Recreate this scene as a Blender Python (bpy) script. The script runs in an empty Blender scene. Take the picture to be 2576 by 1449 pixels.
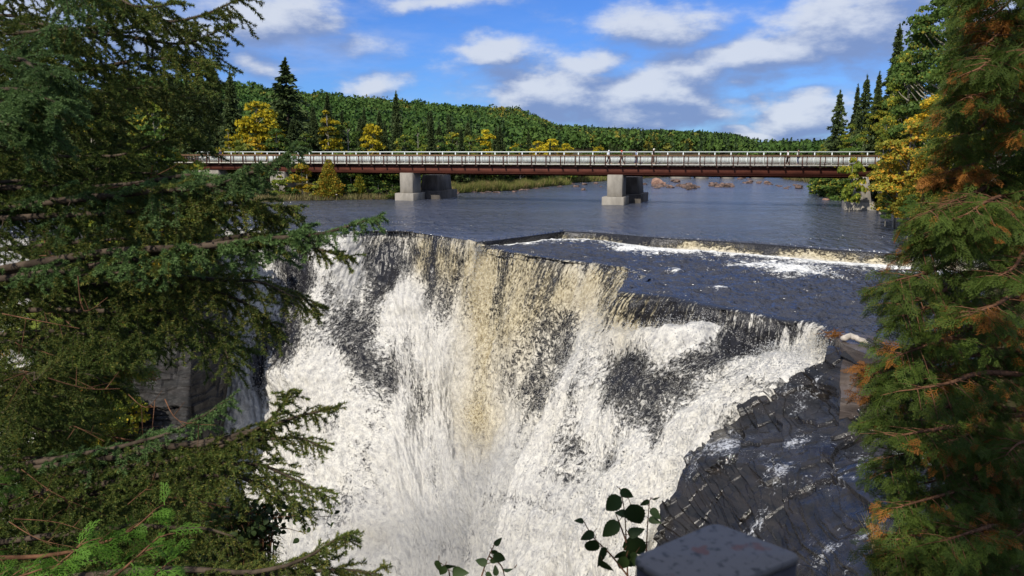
import bpy, math, random
import numpy as np
from mathutils import Vector, Matrix

# ------------------------------------------------------------------ camera, sky, sun
EYE = 6.1
F = 776.5 / 1024.0 * 2576.0           # focal length in pixels of a 2576-wide view of the photograph
HOR = 382.4
PITCH = math.atan((724.5 - HOR) / F)
CT, ST = math.cos(PITCH), math.sin(PITCH)
sc = bpy.context.scene
COL = sc.collection
cam_d = bpy.data.cameras.new('camera'); cam = bpy.data.objects.new('camera', cam_d); COL.objects.link(cam)
cam_d.sensor_width = 36.0; cam_d.lens = 36.0 * 776.5 / 1024.0
cam_d.clip_start = 0.05; cam_d.clip_end = 6000
cam.location = (0, 0, EYE); cam.rotation_euler = (math.pi / 2 - PITCH, 0, 0)
cam_d.dof.use_dof = True; cam_d.dof.focus_distance = 60; cam_d.dof.aperture_fstop = 10
sc.camera = cam
sc.view_settings.view_transform = 'Standard'; sc.view_settings.look = 'None'
sc.view_settings.gamma = 1; sc.view_settings.exposure = 0.40

SUN = Vector((-0.42, -0.62, 0.66)).normalized()       # towards the sun
SUN_EL = math.asin(SUN.z); SUN_AZ = math.atan2(SUN.x, SUN.y)
sd = bpy.data.lights.new('sun', 'SUN'); so = bpy.data.objects.new('sun', sd); COL.objects.link(so)
sd.energy = 4.2; sd.angle = math.radians(0.5); sd.color = (1.0, 0.93, 0.82)
sd.energy = 3.5; so.rotation_euler = SUN.to_track_quat('Z', 'Y').to_euler(); so.location = (-30, -30, 60)


def ray(x, y):
    """direction of a point of the photograph, scaled so that its Y component is 1"""
    x = np.asarray(x, float); y = np.asarray(y, float)
    u = x - 1288.0; v = 724.5 - y
    yy = F * CT + v * ST; zz = v * CT - F * ST
    return u / yy, zz / yy
def at_z(x, y, z=0.0):
    a, b = ray(x, y); Y = (z - EYE) / b
    return (float(a * Y), float(Y), float(z))
def at_y(x, y, Y):
    a, b = ray(x, y)
    return (float(a * Y), float(Y), float(EYE + b * Y))


class NT:
    def __init__(s, tree):
        s.t = tree; s.n = tree.nodes; s.l = tree.links
    def new(s, typ, **kw):
        n = s.n.new(typ)
        ins = kw.pop('ins', {})
        for k, v in kw.items(): setattr(n, k, v)
        for k, v in ins.items(): s.set(n, k, v)
        return n
    def set(s, n, k, v):
        sock = n.inputs[k]
        if isinstance(v, bpy.types.NodeSocket): s.l.new(v, sock)
        else: sock.default_value = v
    def math(s, op, a, b=None, c=None, clamp=False):
        n = s.n.new('ShaderNodeMath'); n.operation = op; n.use_clamp = clamp
        s.set(n, 0, a)
        if b is not None: s.set(n, 1, b)
        if c is not None: s.set(n, 2, c)
        return n.outputs[0]
    def vmath(s, op, a, b=None, out=0):
        n = s.n.new('ShaderNodeVectorMath'); n.operation = op
        s.set(n, 0, a)
        if b is not None: s.set(n, 1, b)
        return n.outputs[out]
    def ss(s, v, lo, hi, a=0.0, b=1.0):
        n = s.n.new('ShaderNodeMapRange'); n.interpolation_type = 'SMOOTHSTEP'
        s.set(n, 0, v); s.set(n, 1, lo); s.set(n, 2, hi); s.set(n, 3, a); s.set(n, 4, b)
        return n.outputs[0]
    def mix(s, f, a, b, mode='MIX'):
        n = s.n.new('ShaderNodeMix'); n.data_type = 'RGBA'; n.blend_type = mode
        s.set(n, 0, f); s.set(n, 6, a); s.set(n, 7, b)
        return n.outputs[2]
    def noise(s, vec, scale, detail=4, rough=0.55, dist=0.0, out=0):
        n = s.n.new('ShaderNodeTexNoise')
        s.set(n, 'Vector', vec); s.set(n, 'Scale', scale); s.set(n, 'Detail', detail); s.set(n, 'Roughness', rough); s.set(n, 'Distortion', dist)
        return n.outputs[out]

def c4(c): return (c[0], c[1], c[2], 1.0)

# ---- sky: Nishita with procedural cumulus
w = bpy.data.worlds.new('World'); sc.world = w; w.use_nodes = True
N = NT(w.node_tree); w.node_tree.nodes.clear()
# cloud density group: input direction in (azimuth, elevation)
g = bpy.data.node_groups.new('cloud_density', 'ShaderNodeTree')
g.interface.new_socket('p', in_out='INPUT', socket_type='NodeSocketVector')
g.interface.new_socket('d', in_out='OUTPUT', socket_type='NodeSocketFloat')
G = NT(g); gi = G.new('NodeGroupInput'); go = G.new('NodeGroupOutput')
p = gi.outputs[0]
n1 = G.noise(G.vmath('MULTIPLY', p, (1, 1.7, 1)), 8.0, 5, 0.55, out=1)
off = G.vmath('MULTIPLY', G.vmath('SUBTRACT', n1, (0.5, 0.5, 0.5)), (0.16, 0.055, 0.0))
pp = G.vmath('MULTIPLY', G.vmath('ADD', p, off), (1, 1, 0))
CLOUDS = [(690,50,120,62,1.0),(430,80,200,75,.8),(150,60,220,100,.85),(890,118,95,38,.62),(640,172,70,40,.72),(935,222,62,20,.6),
          (1240,128,105,30,1.05),(1130,170,60,22,.4),(1445,158,95,30,.85),(1380,240,130,48,.9),(1290,185,90,28,.5),(1650,62,135,48,.95),(1975,62,55,28,.6),(2120,80,120,72,1.05),
          (1930,140,150,44,1.0),(1720,168,150,36,.9),(2000,110,90,50,.8),(2240,60,110,110,.9),(1640,240,140,46,.95),(1640,295,150,24,.85),(1450,265,90,22,.75),(2010,288,120,30,.9),
          (1880,200,140,14,.45),(1880,330,60,10,.8),(1985,342,70,9,.7),(1850,318,40,8,.6),(2050,240,50,14,.5),(1130,6,120,18,.8),(1880,250,60,10,.5),
          (2500,60,160,90,.9),(-150,200,200,60,.8),(2700,300,200,50,.8)]
tot = None
for (x, y, rx, ry, k) in CLOUDS:
    if y > 180: k += .22; ry *= 1.25; rx *= 1.1
    a, b = ray(x, y); a = float(a); b = float(b)
    az = math.atan2(a, 1); el = math.atan2(b, math.hypot(a, 1))
    sx = 1953.4 / rx * 0.72; sy = 1953.4 / ry * 0.72
    q = G.vmath('MULTIPLY', G.vmath('SUBTRACT', pp, (az, el, 0)), (sx, sy, 0))
    L = G.vmath('DOT_PRODUCT', q, q, out=1)
    e = G.math('MULTIPLY', G.math('EXPONENT', G.math('MULTIPLY', L, -1.1)), k)
    tot = e if tot is None else G.math('SMOOTH_MAX', tot, e, 0.25)
# clouds elsewhere in the sky (seen only in reflections)
n3 = G.noise(p, 2.6, 5, 0.6)
sepp = G.new('ShaderNodeSeparateXYZ', ins={0: p})
away = G.ss(sepp.outputs[1], 0.26, 0.5)
back = G.ss(G.math('ABSOLUTE', sepp.outputs[0]), 0.75, 1.0)
oth = G.math('MULTIPLY', G.ss(n3, 0.38, 0.56), G.math('MAXIMUM', away, back))
n2 = G.noise(G.vmath('MULTIPLY', p, (1, 2.2, 1)), 16.0, 7, 0.62)
d = G.math('ADD', tot, G.math('MULTIPLY', G.math('SUBTRACT', n2, 0.5), 0.9))
d = G.math('ADD', d, G.math('MULTIPLY', oth, 0.7))
G.l.new(d, go.inputs[0])

tc = N.new('ShaderNodeTexCoord')
sep = N.new('ShaderNodeSeparateXYZ', ins={0: tc.outputs['Generated']})
az = N.math('ARCTAN2', sep.outputs[0], sep.outputs[1]); el = N.math('ARCSINE', sep.outputs[2])
pv = N.new('ShaderNodeCombineXYZ', ins={0: az, 1: el}).outputs[0]
d0 = N.new('ShaderNodeGroup', node_tree=g, ins={0: pv}).outputs[0]
d1 = N.new('ShaderNodeGroup', node_tree=g, ins={0: N.vmath('ADD', pv, (-0.012, 0.022, 0))}).outputs[0]
cov = N.ss(d0, 0.16, 0.80)
lit = N.ss(N.math('SUBTRACT', d0, d1), -0.20, 0.46)
lit = N.math('MAXIMUM', lit, N.ss(el, 0.32, 0.6, 0.0, 0.95))
thin = N.ss(N.noise(N.vmath('MULTIPLY', pv, (1, 4, 1)), 5.0, 6, 0.6), 0.40, 0.75, 0, 0.42)
leftw = N.ss(az, 0.10, -0.35)
thin = N.math('MULTIPLY', thin, N.math('ADD', N.math('MULTIPLY', leftw, 1.3), 0.15))
sky = N.new('ShaderNodeTexSky', sky_type='NISHITA')
sky.sun_disc = False; sky.sun_elevation = SUN_EL; sky.sun_rotation = SUN_AZ
sky.altitude = 300; sky.air_density = 1.0; sky.dust_density = 0.3; sky.ozone_density = 3.0
skc = N.mix(1.0, sky.outputs[0], (0.29, 0.51, 0.96, 1), 'MULTIPLY')
ccol = N.mix(lit, (1.6, 2.3, 4.2, 1), (5.1, 5.5, 6.3, 1))
base = N.mix(thin, skc, (3.6, 4.3, 6.3, 1))
# low clouds are greyer blue
colr = N.mix(N.math('MULTIPLY', cov, 0.93), base, ccol)
bg = N.new('ShaderNodeBackground', ins={0: colr, 1: 0.10})
N.l.new(bg.outputs[0], N.new('ShaderNodeOutputWorld').inputs[0])

# ------------------------------------------------------------------ mesh helpers
rng = np.random.default_rng(7); random.seed(7)

def mesh(name, V, Fc, mats, parent=None, loc=None, smooth=False, mi=None, uv=None, attrs=None):
    """V (n,3); Fc = array (m,k) or list of such arrays"""
    me = bpy.data.meshes.new(name)
    V = np.asarray(V, np.float32)
    if not isinstance(Fc, list): Fc = [Fc]
    Fc = [np.asarray(f, np.int32) for f in Fc if len(f)]
    me.vertices.add(len(V)); me.vertices.foreach_set('co', V.ravel())
    tot = sum(f.size for f in Fc); npoly = sum(len(f) for f in Fc)
    me.loops.add(tot); me.polygons.add(npoly)
    me.loops.foreach_set('vertex_index', np.concatenate([f.ravel() for f in Fc]))
    sizes = np.concatenate([np.full(len(f), f.shape[1], np.int32) for f in Fc])
    st = np.concatenate([[0], np.cumsum(sizes)[:-1]]).astype(np.int32)
    me.polygons.foreach_set('loop_start', st)
    if mi is not None: me.polygons.foreach_set('material_index', np.asarray(mi, np.int32))
    if smooth: me.polygons.foreach_set('use_smooth', np.ones(npoly, bool))
    if not isinstance(mats, (list, tuple)): mats = [mats]
    for m in mats: me.materials.append(m)
    me.update(calc_edges=True)
    if attrs:
        for k, a in attrs.items():
            a = np.asarray(a, np.float32)
            if a.ndim == 1:
                at = me.attributes.new(k, 'FLOAT', 'POINT'); at.data.foreach_set('value', a)
            else:
                at = me.attributes.new(k, 'FLOAT_VECTOR', 'POINT'); at.data.foreach_set('vector', a.ravel())
    me.validate()
    o = bpy.data.objects.new(name, me); COL.objects.link(o)
    if parent: o.parent = parent
    if loc is not None: o.location = loc
    return o

def thing(name, label, cat, loc=(0, 0, 0), rz=0.0, group=None):
    o = bpy.data.objects.new(name, None); COL.objects.link(o)
    o.location = loc; o.rotation_euler = (0, 0, rz); o['label'] = label; o['category'] = cat
    if group: o['group'] = group
    o.empty_display_size = 0.3
    return o
def tag(o, label, cat=None, group=None, kind=None):
    o['label'] = label
    if cat: o['category'] = cat
    if group: o['group'] = group
    if kind: o['kind'] = kind
    return o

class MB:
    """collects solid pieces for one mesh"""
    def __init__(s): s.v = []; s.f = []; s.n = 0; s.m = []
    def add(s, V, Fc, m=0):
        V = np.asarray(V, float); Fc = np.asarray(Fc, int)
        s.v.append(V); s.f.append(Fc + s.n); s.n += len(V); s.m.append(np.full(len(Fc), m))
    def box(s, c, h, ax=None, m=0):
        """centre, half sizes, optional 3x3 axes"""
        q = np.array([[x, y, z] for x in (-1, 1) for y in (-1, 1) for z in (-1, 1)], float) * np.array(h)
        if ax is not None: q = q @ np.asarray(ax)
        fc = [[0, 1, 3, 2], [4, 6, 7, 5], [0, 4, 5, 1], [2, 3, 7, 6], [0, 2, 6, 4], [1, 5, 7, 3]]
        s.add(q + np.array(c), fc, m)
    def tube(s, pts, rad, seg=6, m=0, cap=True):
        pts = np.asarray(pts, float); n = len(pts)
        rad = np.broadcast_to(np.asarray(rad, float), (n,))
        t = np.gradient(pts, axis=0); t /= np.linalg.norm(t, axis=1, keepdims=True) + 1e-9
        up = np.array([0, 0, 1.0]) if abs(t[0][2]) < 0.9 else np.array([1.0, 0, 0])
        a = np.cross(t, up); a /= np.linalg.norm(a, axis=1, keepdims=True) + 1e-9
        b = np.cross(t, a)
        an = np.linspace(0, 2 * math.pi, seg, endpoint=False)
        V = pts[:, None] + rad[:, None, None] * (np.cos(an)[None, :, None] * a[:, None] + np.sin(an)[None, :, None] * b[:, None])
        i = np.arange(n - 1)[:, None] * seg; j = np.arange(seg)[None]; j2 = (j + 1) % seg
        Fq = np.stack([i + j, i + j2, i + seg + j2, i + seg + j], -1).reshape(-1, 4)
        s.add(V.reshape(-1, 3), Fq, m)
    def prism(s, poly, z0, z1, m=0):
        """vertical prism on an xy polygon"""
        n = len(poly); V = [(x, y, z0) for x, y in poly] + [(x, y, z1) for x, y in poly]
        for k in range(n):
            a, b = k, (k + 1) % n
            s.add([V[a], V[b], V[n + b], V[n + a]], [[0, 1, 2, 3]], m)
        for ring in (V[n:], V[:n][::-1]):
            c = np.mean(ring, 0)
            for k in range(n):
                s.add([ring[k], ring[(k + 1) % n], c, c], [[0, 1, 2, 2]], m) if False else s.add([ring[k], ring[(k + 1) % n], (np.array(ring[(k+1) % n]) + c) / 2, c], [[0, 1, 2, 3]], m)
    def build(s, name, mats, parent=None, loc=None, smooth=False):
        return mesh(name, np.concatenate(s.v), np.concatenate(s.f), mats, parent, loc, smooth, np.concatenate(s.m))

def grid_faces(r, c):
    i = np.arange(r - 1)[:, None] * c; j = np.arange(c - 1)[None]
    return np.stack([i + j, i + j + 1, i + c + j + 1, i + c + j], -1).reshape(-1, 4)

# value noise
_T = np.random.default_rng(3).random(65536)
def vnoise(p):
    p = np.asarray(p, float); i = np.floor(p).astype(np.int64); f = p - i; f = f * f * (3 - 2 * f)
    def h(dx, dy, dz):
        return _T[((i[..., 0] + dx) * 7919 + (i[..., 1] + dy) * 10473 * 3 + (i[..., 2] + dz) * 5171 * 7) & 65535]
    x, y, z = f[..., 0], f[..., 1], f[..., 2]
    def L(a, b, t): return a + (b - a) * t
    return L(L(L(h(0,0,0), h(1,0,0), x), L(h(0,1,0), h(1,1,0), x), y), L(L(h(0,0,1), h(1,0,1), x), L(h(0,1,1), h(1,1,1), x), y), z) * 2 - 1
def fbm(p, o=4, g=0.5):
    s = 0; a = 1.0; p = np.asarray(p, float)
    for k in range(o):
        s = s + a * vnoise(p + 17.3 * k); a *= g; p = p * 2.03
    return s
def crom(P, t):
    """Catmull-Rom through rows of P at parameters t in 0..n-1"""
    P = np.asarray(P, float); n = len(P)
    i = np.clip(np.floor(t).astype(int), 0, n - 2); f = (t - i).reshape(-1, *([1] * (P.ndim - 1)))
    g = lambda k: P[np.clip(k, 0, n - 1)]
    p0, p1, p2, p3 = g(i - 1), g(i), g(i + 1), g(i + 2)
    return 0.5 * (2 * p1 + (p2 - p0) * f + (2 * p0 - 5 * p1 + 4 * p2 - p3) * f ** 2 + (3 * p1 - p0 - 3 * p2 + p3) * f ** 3)
def lerp_list(P, t):
    P = np.asarray(P, float); i = np.clip(np.floor(t).astype(int), 0, len(P) - 2); f = (t - i)[:, None]
    return P[i] * (1 - f) + P[i + 1] * f
def normals_grid(V):
    du = np.gradient(V, axis=1); dv = np.gradient(V, axis=0)
    n = np.cross(du, dv); return n / (np.linalg.norm(n, axis=2, keepdims=True) + 1e-9)
def ease(x): x = np.clip(x, 0, 1); return x * x * (3 - 2 * x)

# ------------------------------------------------------------------ materials
def mat(name):
    m = bpy.data.materials.new(name); m.use_nodes = True; m.node_tree.nodes.clear()
    n = NT(m.node_tree); out = n.new('ShaderNodeOutputMaterial')
    return m, n, out
def principled(name, col, rough=0.7, spec=0.3, metal=0.0, var=0.25, scale=3.0, col2=None, bump=0.0, bscale=None, stretch=(1, 1, 1), detail=6):
    m, n, out = mat(name)
    g = n.new('ShaderNodeNewGeometry')
    pos = n.vmath('MULTIPLY', g.outputs['Position'], stretch)
    nz = n.noise(pos, scale, detail, 0.6)
    c2 = col2 if col2 else tuple(x * (1 - var) for x in col)
    cc = n.mix(n.ss(nz, 0.35, 0.65), c4(c2), c4(col))
    b = n.new('ShaderNodeBsdfPrincipled', ins={'Base Color': cc, 'Roughness': rough, 'Specular IOR Level': spec, 'Metallic': metal})
    if bump:
        bn = n.new('ShaderNodeBump', ins={'Height': n.noise(pos, bscale or scale * 4, 6, 0.65), 'Strength': 1.0, 'Distance': bump})
        n.l.new(bn.outputs[0], b.inputs['Normal'])
    n.l.new(b.outputs[0], out.inputs[0])
    return m
def leafmat(name, c1, c2, c3=None, rare=0.8, trans=0.22, rough=0.6, spec=0.15):
    """c1..c2 by leaf, c3 on the rare ones"""
    m, n, out = mat(name)
    g = n.new('ShaderNodeNewGeometry'); oi = n.new('ShaderNodeObjectInfo')
    r = g.outputs['Random Per Island']
    big = n.noise(g.outputs['Position'], 0.35, 2, 0.5)
    f = n.math('ADD', n.math('MULTIPLY', r, 0.65), n.math('MULTIPLY', n.ss(big, 0.3, 0.7), 0.35))
    cc = n.mix(f, c4(c1), c4(c2))
    if c3:
        rr = n.math('FRACT', n.math('MULTIPLY', r, 7.31))
        cc = n.mix(n.ss(n.math('ADD', rr, n.math('MULTIPLY', n.math('SUBTRACT', big, 0.5), 1.2)), rare, rare + 0.08), cc, c4(c3))
    v = n.math('ADD', n.math('MULTIPLY', oi.outputs['Random'], 0.5), 0.75)
    cc = n.mix(1.0, cc, n.new('ShaderNodeCombineColor', ins={0: v, 1: v, 2: v}).outputs[0], 'MULTIPLY')
    b = n.new('ShaderNodeBsdfPrincipled', ins={'Base Color': cc, 'Roughness': rough, 'Specular IOR Level': spec})
    t = n.new('ShaderNodeBsdfTranslucent', ins={'Color': cc})
    mx = n.new('ShaderNodeMixShader', ins={0: trans, 1: b.outputs[0], 2: t.outputs[0]})
    n.l.new(mx.outputs[0], out.inputs[0])
    return m

M = {}
M['spruce'] = leafmat('spruce_needles', (.018, .036, .016), (.048, .078, .028), trans=.1)
M['spruce_far'] = leafmat('far_spruce_needles', (.030, .050, .018), (.085, .115, .036), trans=.1)
M['green'] = leafmat('green_leaves', (.045, .09, .016), (.11, .17, .035), (.25, .22, .03), .93)
M['ygreen'] = leafmat('yellow_green_leaves', (.10, .15, .02), (.22, .25, .035), (.45, .34, .03), .8)
M['yellow'] = leafmat('yellow_leaves', (.34, .27, .012), (.66, .52, .03), (.16, .18, .02), .72, trans=.25)
M['orange'] = leafmat('orange_leaves', (.42, .26, .02), (.66, .45, .03), (.20, .21, .025), .60, trans=.25)
M['rusty'] = leafmat('rusty_cedar_leaves', (.14, .16, .022), (.30, .26, .03), (.50, .27, .03), .70, trans=.15)
M['hill'] = leafmat('hill_leaves', (.022, .052, .014), (.058, .10, .026), (.10, .12, .03), .85, trans=.08)
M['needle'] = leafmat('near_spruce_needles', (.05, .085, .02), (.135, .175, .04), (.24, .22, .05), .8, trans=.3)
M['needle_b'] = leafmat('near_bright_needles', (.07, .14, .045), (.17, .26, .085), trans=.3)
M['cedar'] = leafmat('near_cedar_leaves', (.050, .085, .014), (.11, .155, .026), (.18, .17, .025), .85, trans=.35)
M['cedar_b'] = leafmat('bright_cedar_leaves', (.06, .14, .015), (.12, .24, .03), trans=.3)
M['cedar_d'] = leafmat('dead_cedar_leaves', (.20, .075, .015), (.32, .14, .028), trans=.2)
M['birch_leaf'] = leafmat('sapling_leaves', (.022, .042, .010), (.045, .075, .018), trans=.2, spec=.3)
M['grass'] = leafmat('grass_blades', (.10, .13, .03), (.22, .22, .06), (.30, .22, .10), .75, trans=.25)
M['drygrass'] = leafmat('dry_grass_blades', (.16, .13, .06), (.30, .24, .11), (.12, .15, .04), .7, trans=.2)
M['bark'] = principled('bark', (.10, .075, .055), .9, .1, var=.6, scale=9, bump=.004, bscale=60)
M['bark_r'] = principled('reddish_bark', (.20, .10, .055), .9, .1, var=.6, scale=14, bump=.003, bscale=80)
M['birch'] = principled('pale_bark', (.38, .35, .28), .85, .1, var=.5, scale=3)
M['concrete'] = principled('pier_concrete', (.32, .295, .25), .85, .2, var=.30, scale=1.2, bump=.01, bscale=9, stretch=(1, 1, .35))
M['concrete_d'] = principled('old_pier_concrete', (.13, .115, .10), .9, .2, var=.45, scale=1.0, bump=.02, bscale=6, stretch=(1, 1, .4))
M['rust'] = principled('weathered_steel', (.135, .042, .026), .75, .3, var=.32, scale=.8, stretch=(1, 1, 3), bump=.002, bscale=20)
M['brown_rail'] = principled('brown_painted_rail', (.10, .048, .034), .6, .35, var=.3, scale=2)
M['wood_rail'] = principled('brown_timber_rail', (.20, .115, .065), .8, .2, var=.4, scale=4)
M['white_rail'] = principled('pale_galvanised_rail', (.70, .76, .74), .45, .5, var=.1, scale=2)
M['deck'] = principled('deck_timber', (.62, .60, .52), .85, .2, var=.3, scale=3)
M['wood_grey'] = principled('driftwood', (.50, .45, .38), .85, .15, var=.4, scale=5, bump=.004, bscale=30)
M['boulder'] = principled('river_rock', (.20, .13, .10), .75, .3, col2=(.07, .05, .042), scale=1.6, bump=.03, bscale=6)
M['boulder_p'] = principled('pink_river_rock', (.36, .22, .16), .75, .3, col2=(.22, .13, .10), scale=1.6, bump=.03, bscale=6)

# ground: soil with moss and litter
M['soil'] = principled('bank_soil', (.085, .07, .035), .95, .1, col2=(.03, .03, .015), scale=.8, bump=.05, bscale=3)
# ------------------------------------------------------------------ water and rock materials
def water_mat(name, deep, scale, dist, rough, foam=False, ripple=(1, 1, 1)):
    m, n, out = mat(name)
    g = n.new('ShaderNodeNewGeometry')
    pos = n.vmath('MULTIPLY', g.outputs['Position'], ripple)
    n1 = n.noise(pos, scale, 4, 0.6, 0.6); n2 = n.noise(pos, scale * 0.22, 3, 0.5)
    gust = n.noise(n.vmath('MULTIPLY', g.outputs['Position'], (.35, 1, 1)), 0.10, 3, 0.5)
    n3 = n.noise(n.vmath('MULTIPLY', g.outputs['Position'], (1.0, .30, 1)), 1.3, 3, .6)
    h = n.math('ADD', n.math('ADD', n1, n.math('MULTIPLY', n2, 1.6)), n.math('MULTIPLY', n3, 1.6))
    bn = n.new('ShaderNodeBump', ins={'Height': h, 'Strength': n.ss(gust, .35, .65, .55, 1.0), 'Distance': dist})
    col = c4(deep)
    b = n.new('ShaderNodeBsdfPrincipled', ins={'Base Color': col, 'Roughness': rough, 'IOR': 1.45, 'Specular IOR Level': 1.0})
    n.l.new(bn.outputs[0], b.inputs['Normal'])
    if foam:
        at = n.new('ShaderNodeAttribute', attribute_name='dens')
        a = n.noise(n.vmath('MULTIPLY', g.outputs['Position'], (1, 1, 1)), 3.2, 8, 0.72, 0.8)
        c = n.noise(n.vmath('MULTIPLY', g.outputs['Position'], (.5, 1.1, 1)), .55, 4, 0.6)
        f = n.math('ADD', n.math('ADD', at.outputs['Fac'], n.math('MULTIPLY', n.math('SUBTRACT', a, .5), 2.2)), n.math('MULTIPLY', n.math('SUBTRACT', c, .5), 1.1))
        fm = n.ss(f, .38, .80)
        n.l.new(n.mix(fm, col, (.78, .78, .74, 1)), b.inputs['Base Color'])
        n.l.new(n.math('ADD', rough, n.math('MULTIPLY', fm, .5)), b.inputs['Roughness'])
    n.l.new(b.outputs[0], out.inputs[0])
    return m
M['pool'] = water_mat('river_water', (.058, .066, .092), 1.7, .80, .17, ripple=(.6, 1, 1))
M['shelf'] = water_mat('rapid_water', (.030, .030, .037), 1.9, .50, .13, foam=True, ripple=(.6, 1, 1))

def fall_mat(name):
    m, n, out = mat(name)
    fl = n.new('ShaderNodeAttribute', attribute_name='flow').outputs['Vector']
    dn = n.new('ShaderNodeAttribute', attribute_name='dens').outputs['Fac']
    tn = n.new('ShaderNodeAttribute', attribute_name='tanw').outputs['Fac']
    sr = n.new('ShaderNodeAttribute', attribute_name='strand').outputs['Fac']
    sn = n.noise(n.vmath('MULTIPLY', fl, (1, .07, 1)), 7.0, 5, .7)
    sr = n.new('ShaderNodeAttribute', attribute_name='strand').outputs['Fac']
    a = n.noise(n.vmath('MULTIPLY', fl, (1, .45, 1)), 8.0, 9, 0.74, .6)
    ai = n.noise(n.vmath('MULTIPLY', fl, (1, .8, 1)), 5.0, 9, 0.74, 1.0)
    mxn = n.new('ShaderNodeMix', data_type='FLOAT'); n.set(mxn, 0, n.ss(sr, .05, .6)); n.set(mxn, 2, ai); n.set(mxn, 3, a); a = mxn.outputs[0]
    a2 = n.noise(n.vmath('MULTIPLY', fl, (1, .5, 1)), 16.0, 4, 0.7, .4)
    b_ = n.noise(n.vmath('MULTIPLY', fl, (1, .10, 1)), 1.1, 4, 0.6)
    f = n.math('ADD', dn, n.math('MULTIPLY', n.math('SUBTRACT', a, .5), 2.8))
    f = n.math('ADD', f, n.math('MULTIPLY', n.math('SUBTRACT', b_, .5), n.math('ADD', .55, n.math('MULTIPLY', sr, 1.0))))
    pl = n.noise(n.vmath('MULTIPLY', fl, (1, .55, 1)), .42, 3, .55, .5)
    f = n.math('ADD', f, n.math('MULTIPLY', n.math('SUBTRACT', pl, .5), 1.5))
    f = n.math('ADD', f, n.math('MULTIPLY', n.math('SUBTRACT', a2, .5), .8))
    f = n.math('ADD', f, n.math('MULTIPLY', n.math('MULTIPLY', n.math('SUBTRACT', sn, .5), 3.8), sr))
    fm = n.ss(f, .22, .66)
    tmix = n.math('MULTIPLY', tn, n.ss(b_, .2, .7, .75, 1.15), clamp=True)
    gr = n.noise(n.vmath('MULTIPLY', fl, (1, .75, 1)), 3.4, 9, .74, .7)
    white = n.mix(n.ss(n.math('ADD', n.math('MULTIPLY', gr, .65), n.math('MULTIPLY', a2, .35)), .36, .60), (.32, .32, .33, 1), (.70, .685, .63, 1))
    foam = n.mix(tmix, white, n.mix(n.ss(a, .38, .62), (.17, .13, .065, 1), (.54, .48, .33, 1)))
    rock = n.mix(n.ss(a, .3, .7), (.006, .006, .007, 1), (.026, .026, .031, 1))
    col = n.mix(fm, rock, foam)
    rg = n.math('ADD', .22, n.math('MULTIPLY', fm, .55))
    b = n.new('ShaderNodeBsdfPrincipled', ins={'Base Color': col, 'Roughness': rg, 'Specular IOR Level': .35})
    hh = n.math('ADD', fm, n.math('MULTIPLY', a, .8))
    bn = n.new('ShaderNodeBump', ins={'Height': hh, 'Strength': 1.0, 'Distance': .05})
    n.l.new(bn.outputs[0], b.inputs['Normal'])
    n.l.new(b.outputs[0], out.inputs[0])
    return m
M['fall'] = fall_mat('falling_water')

def slate(name, c1, c2, rlo, rhi, bump=.08, trick=0.0):
    m, n, out = mat(name)
    g = n.new('ShaderNodeNewGeometry'); P = g.outputs['Position']
    bed = n.vmath('MULTIPLY', P, (.35, .35, 2.6))
    a = n.noise(bed, 1.6, 8, 0.68, .5); s = n.noise(P, .7, 4, .6)
    col = n.mix(n.ss(a, .35, .68), c4(c1), c4(c2))
    rg = n.ss(n.noise(P, 1.3, 5, .6), .38, .62, rlo, rhi)
    b = n.new('ShaderNodeBsdfPrincipled', ins={'Base Color': col, 'Roughness': rg, 'Specular IOR Level': .55})
    if trick:      # thin films of running water with foam
        f = n.noise(n.vmath('MULTIPLY', P, (1, 1, .4)), 7.0, 8, .75, 1.0)
        w = n.noise(n.vmath('MULTIPLY', P, (1, 1, .3)), .55, 3, .6)
        fm = n.ss(n.math('ADD', f, n.math('MULTIPLY', n.math('SUBTRACT', w, .5), 1.2)), .62, .80, 0, trick)
        n.l.new(n.mix(fm, col, (.7, .72, .75, 1)), b.inputs['Base Color'])
    bn = n.new('ShaderNodeBump', ins={'Height': a, 'Strength': 1.0, 'Distance': bump})
    n.l.new(bn.outputs[0], b.inputs['Normal']); n.l.new(b.outputs[0], out.inputs[0])
    return m
M['slate'] = slate('wet_slate', (.004, .004, .004), (.022, .018, .015), .06, .34, .05, .7)
M['slate_l'] = slate('dark_cliff_slate', (.003, .003, .003), (.016, .012, .010), .5, .8, .15)
M['slate_s'] = slate('brown_slab_slate', (.05, .04, .036), (.13, .105, .092), .2, .5, .04)

# ------------------------------------------------------------------ lip of the falls and plan of the river
LIP = [  # x, y in the photograph (2576 wide), z of the water
    (-520, 600, 0), (-100, 585, 0), (220, 575, 0), (530, 574, 0), (700, 575, 0), (860, 583, 0), (950, 578, 0), (1025, 579, 0),
    (1120, 592, 0), (1200, 604, 0), (1218, 621, -.45), (1300, 635, -.55), (1450, 656, -.65), (1575, 672, -.75), (1622, 688, -.85),
    (1592, 712, -.95), (1552, 737, -1.0), (1670, 746, -1.0), (1760, 764, -1.05), (1850, 779, -1.1), (1960, 801, -1.2), (2050, 816, -1.25), (2086, 844, -1.3)]
LIPW = [at_z(*p) for p in LIP]
WEIR = [(1200, 604), (1240, 601), (1330, 590), (1420, 578), (1500, 581), (1640, 593), (1770, 600), (1900, 608), (2000, 616), (2090, 623), (2290, 636), (2420, 645), (2620, 660)]
WEIRW = [at_z(x, y, 0) for x, y in WEIR]

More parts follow.
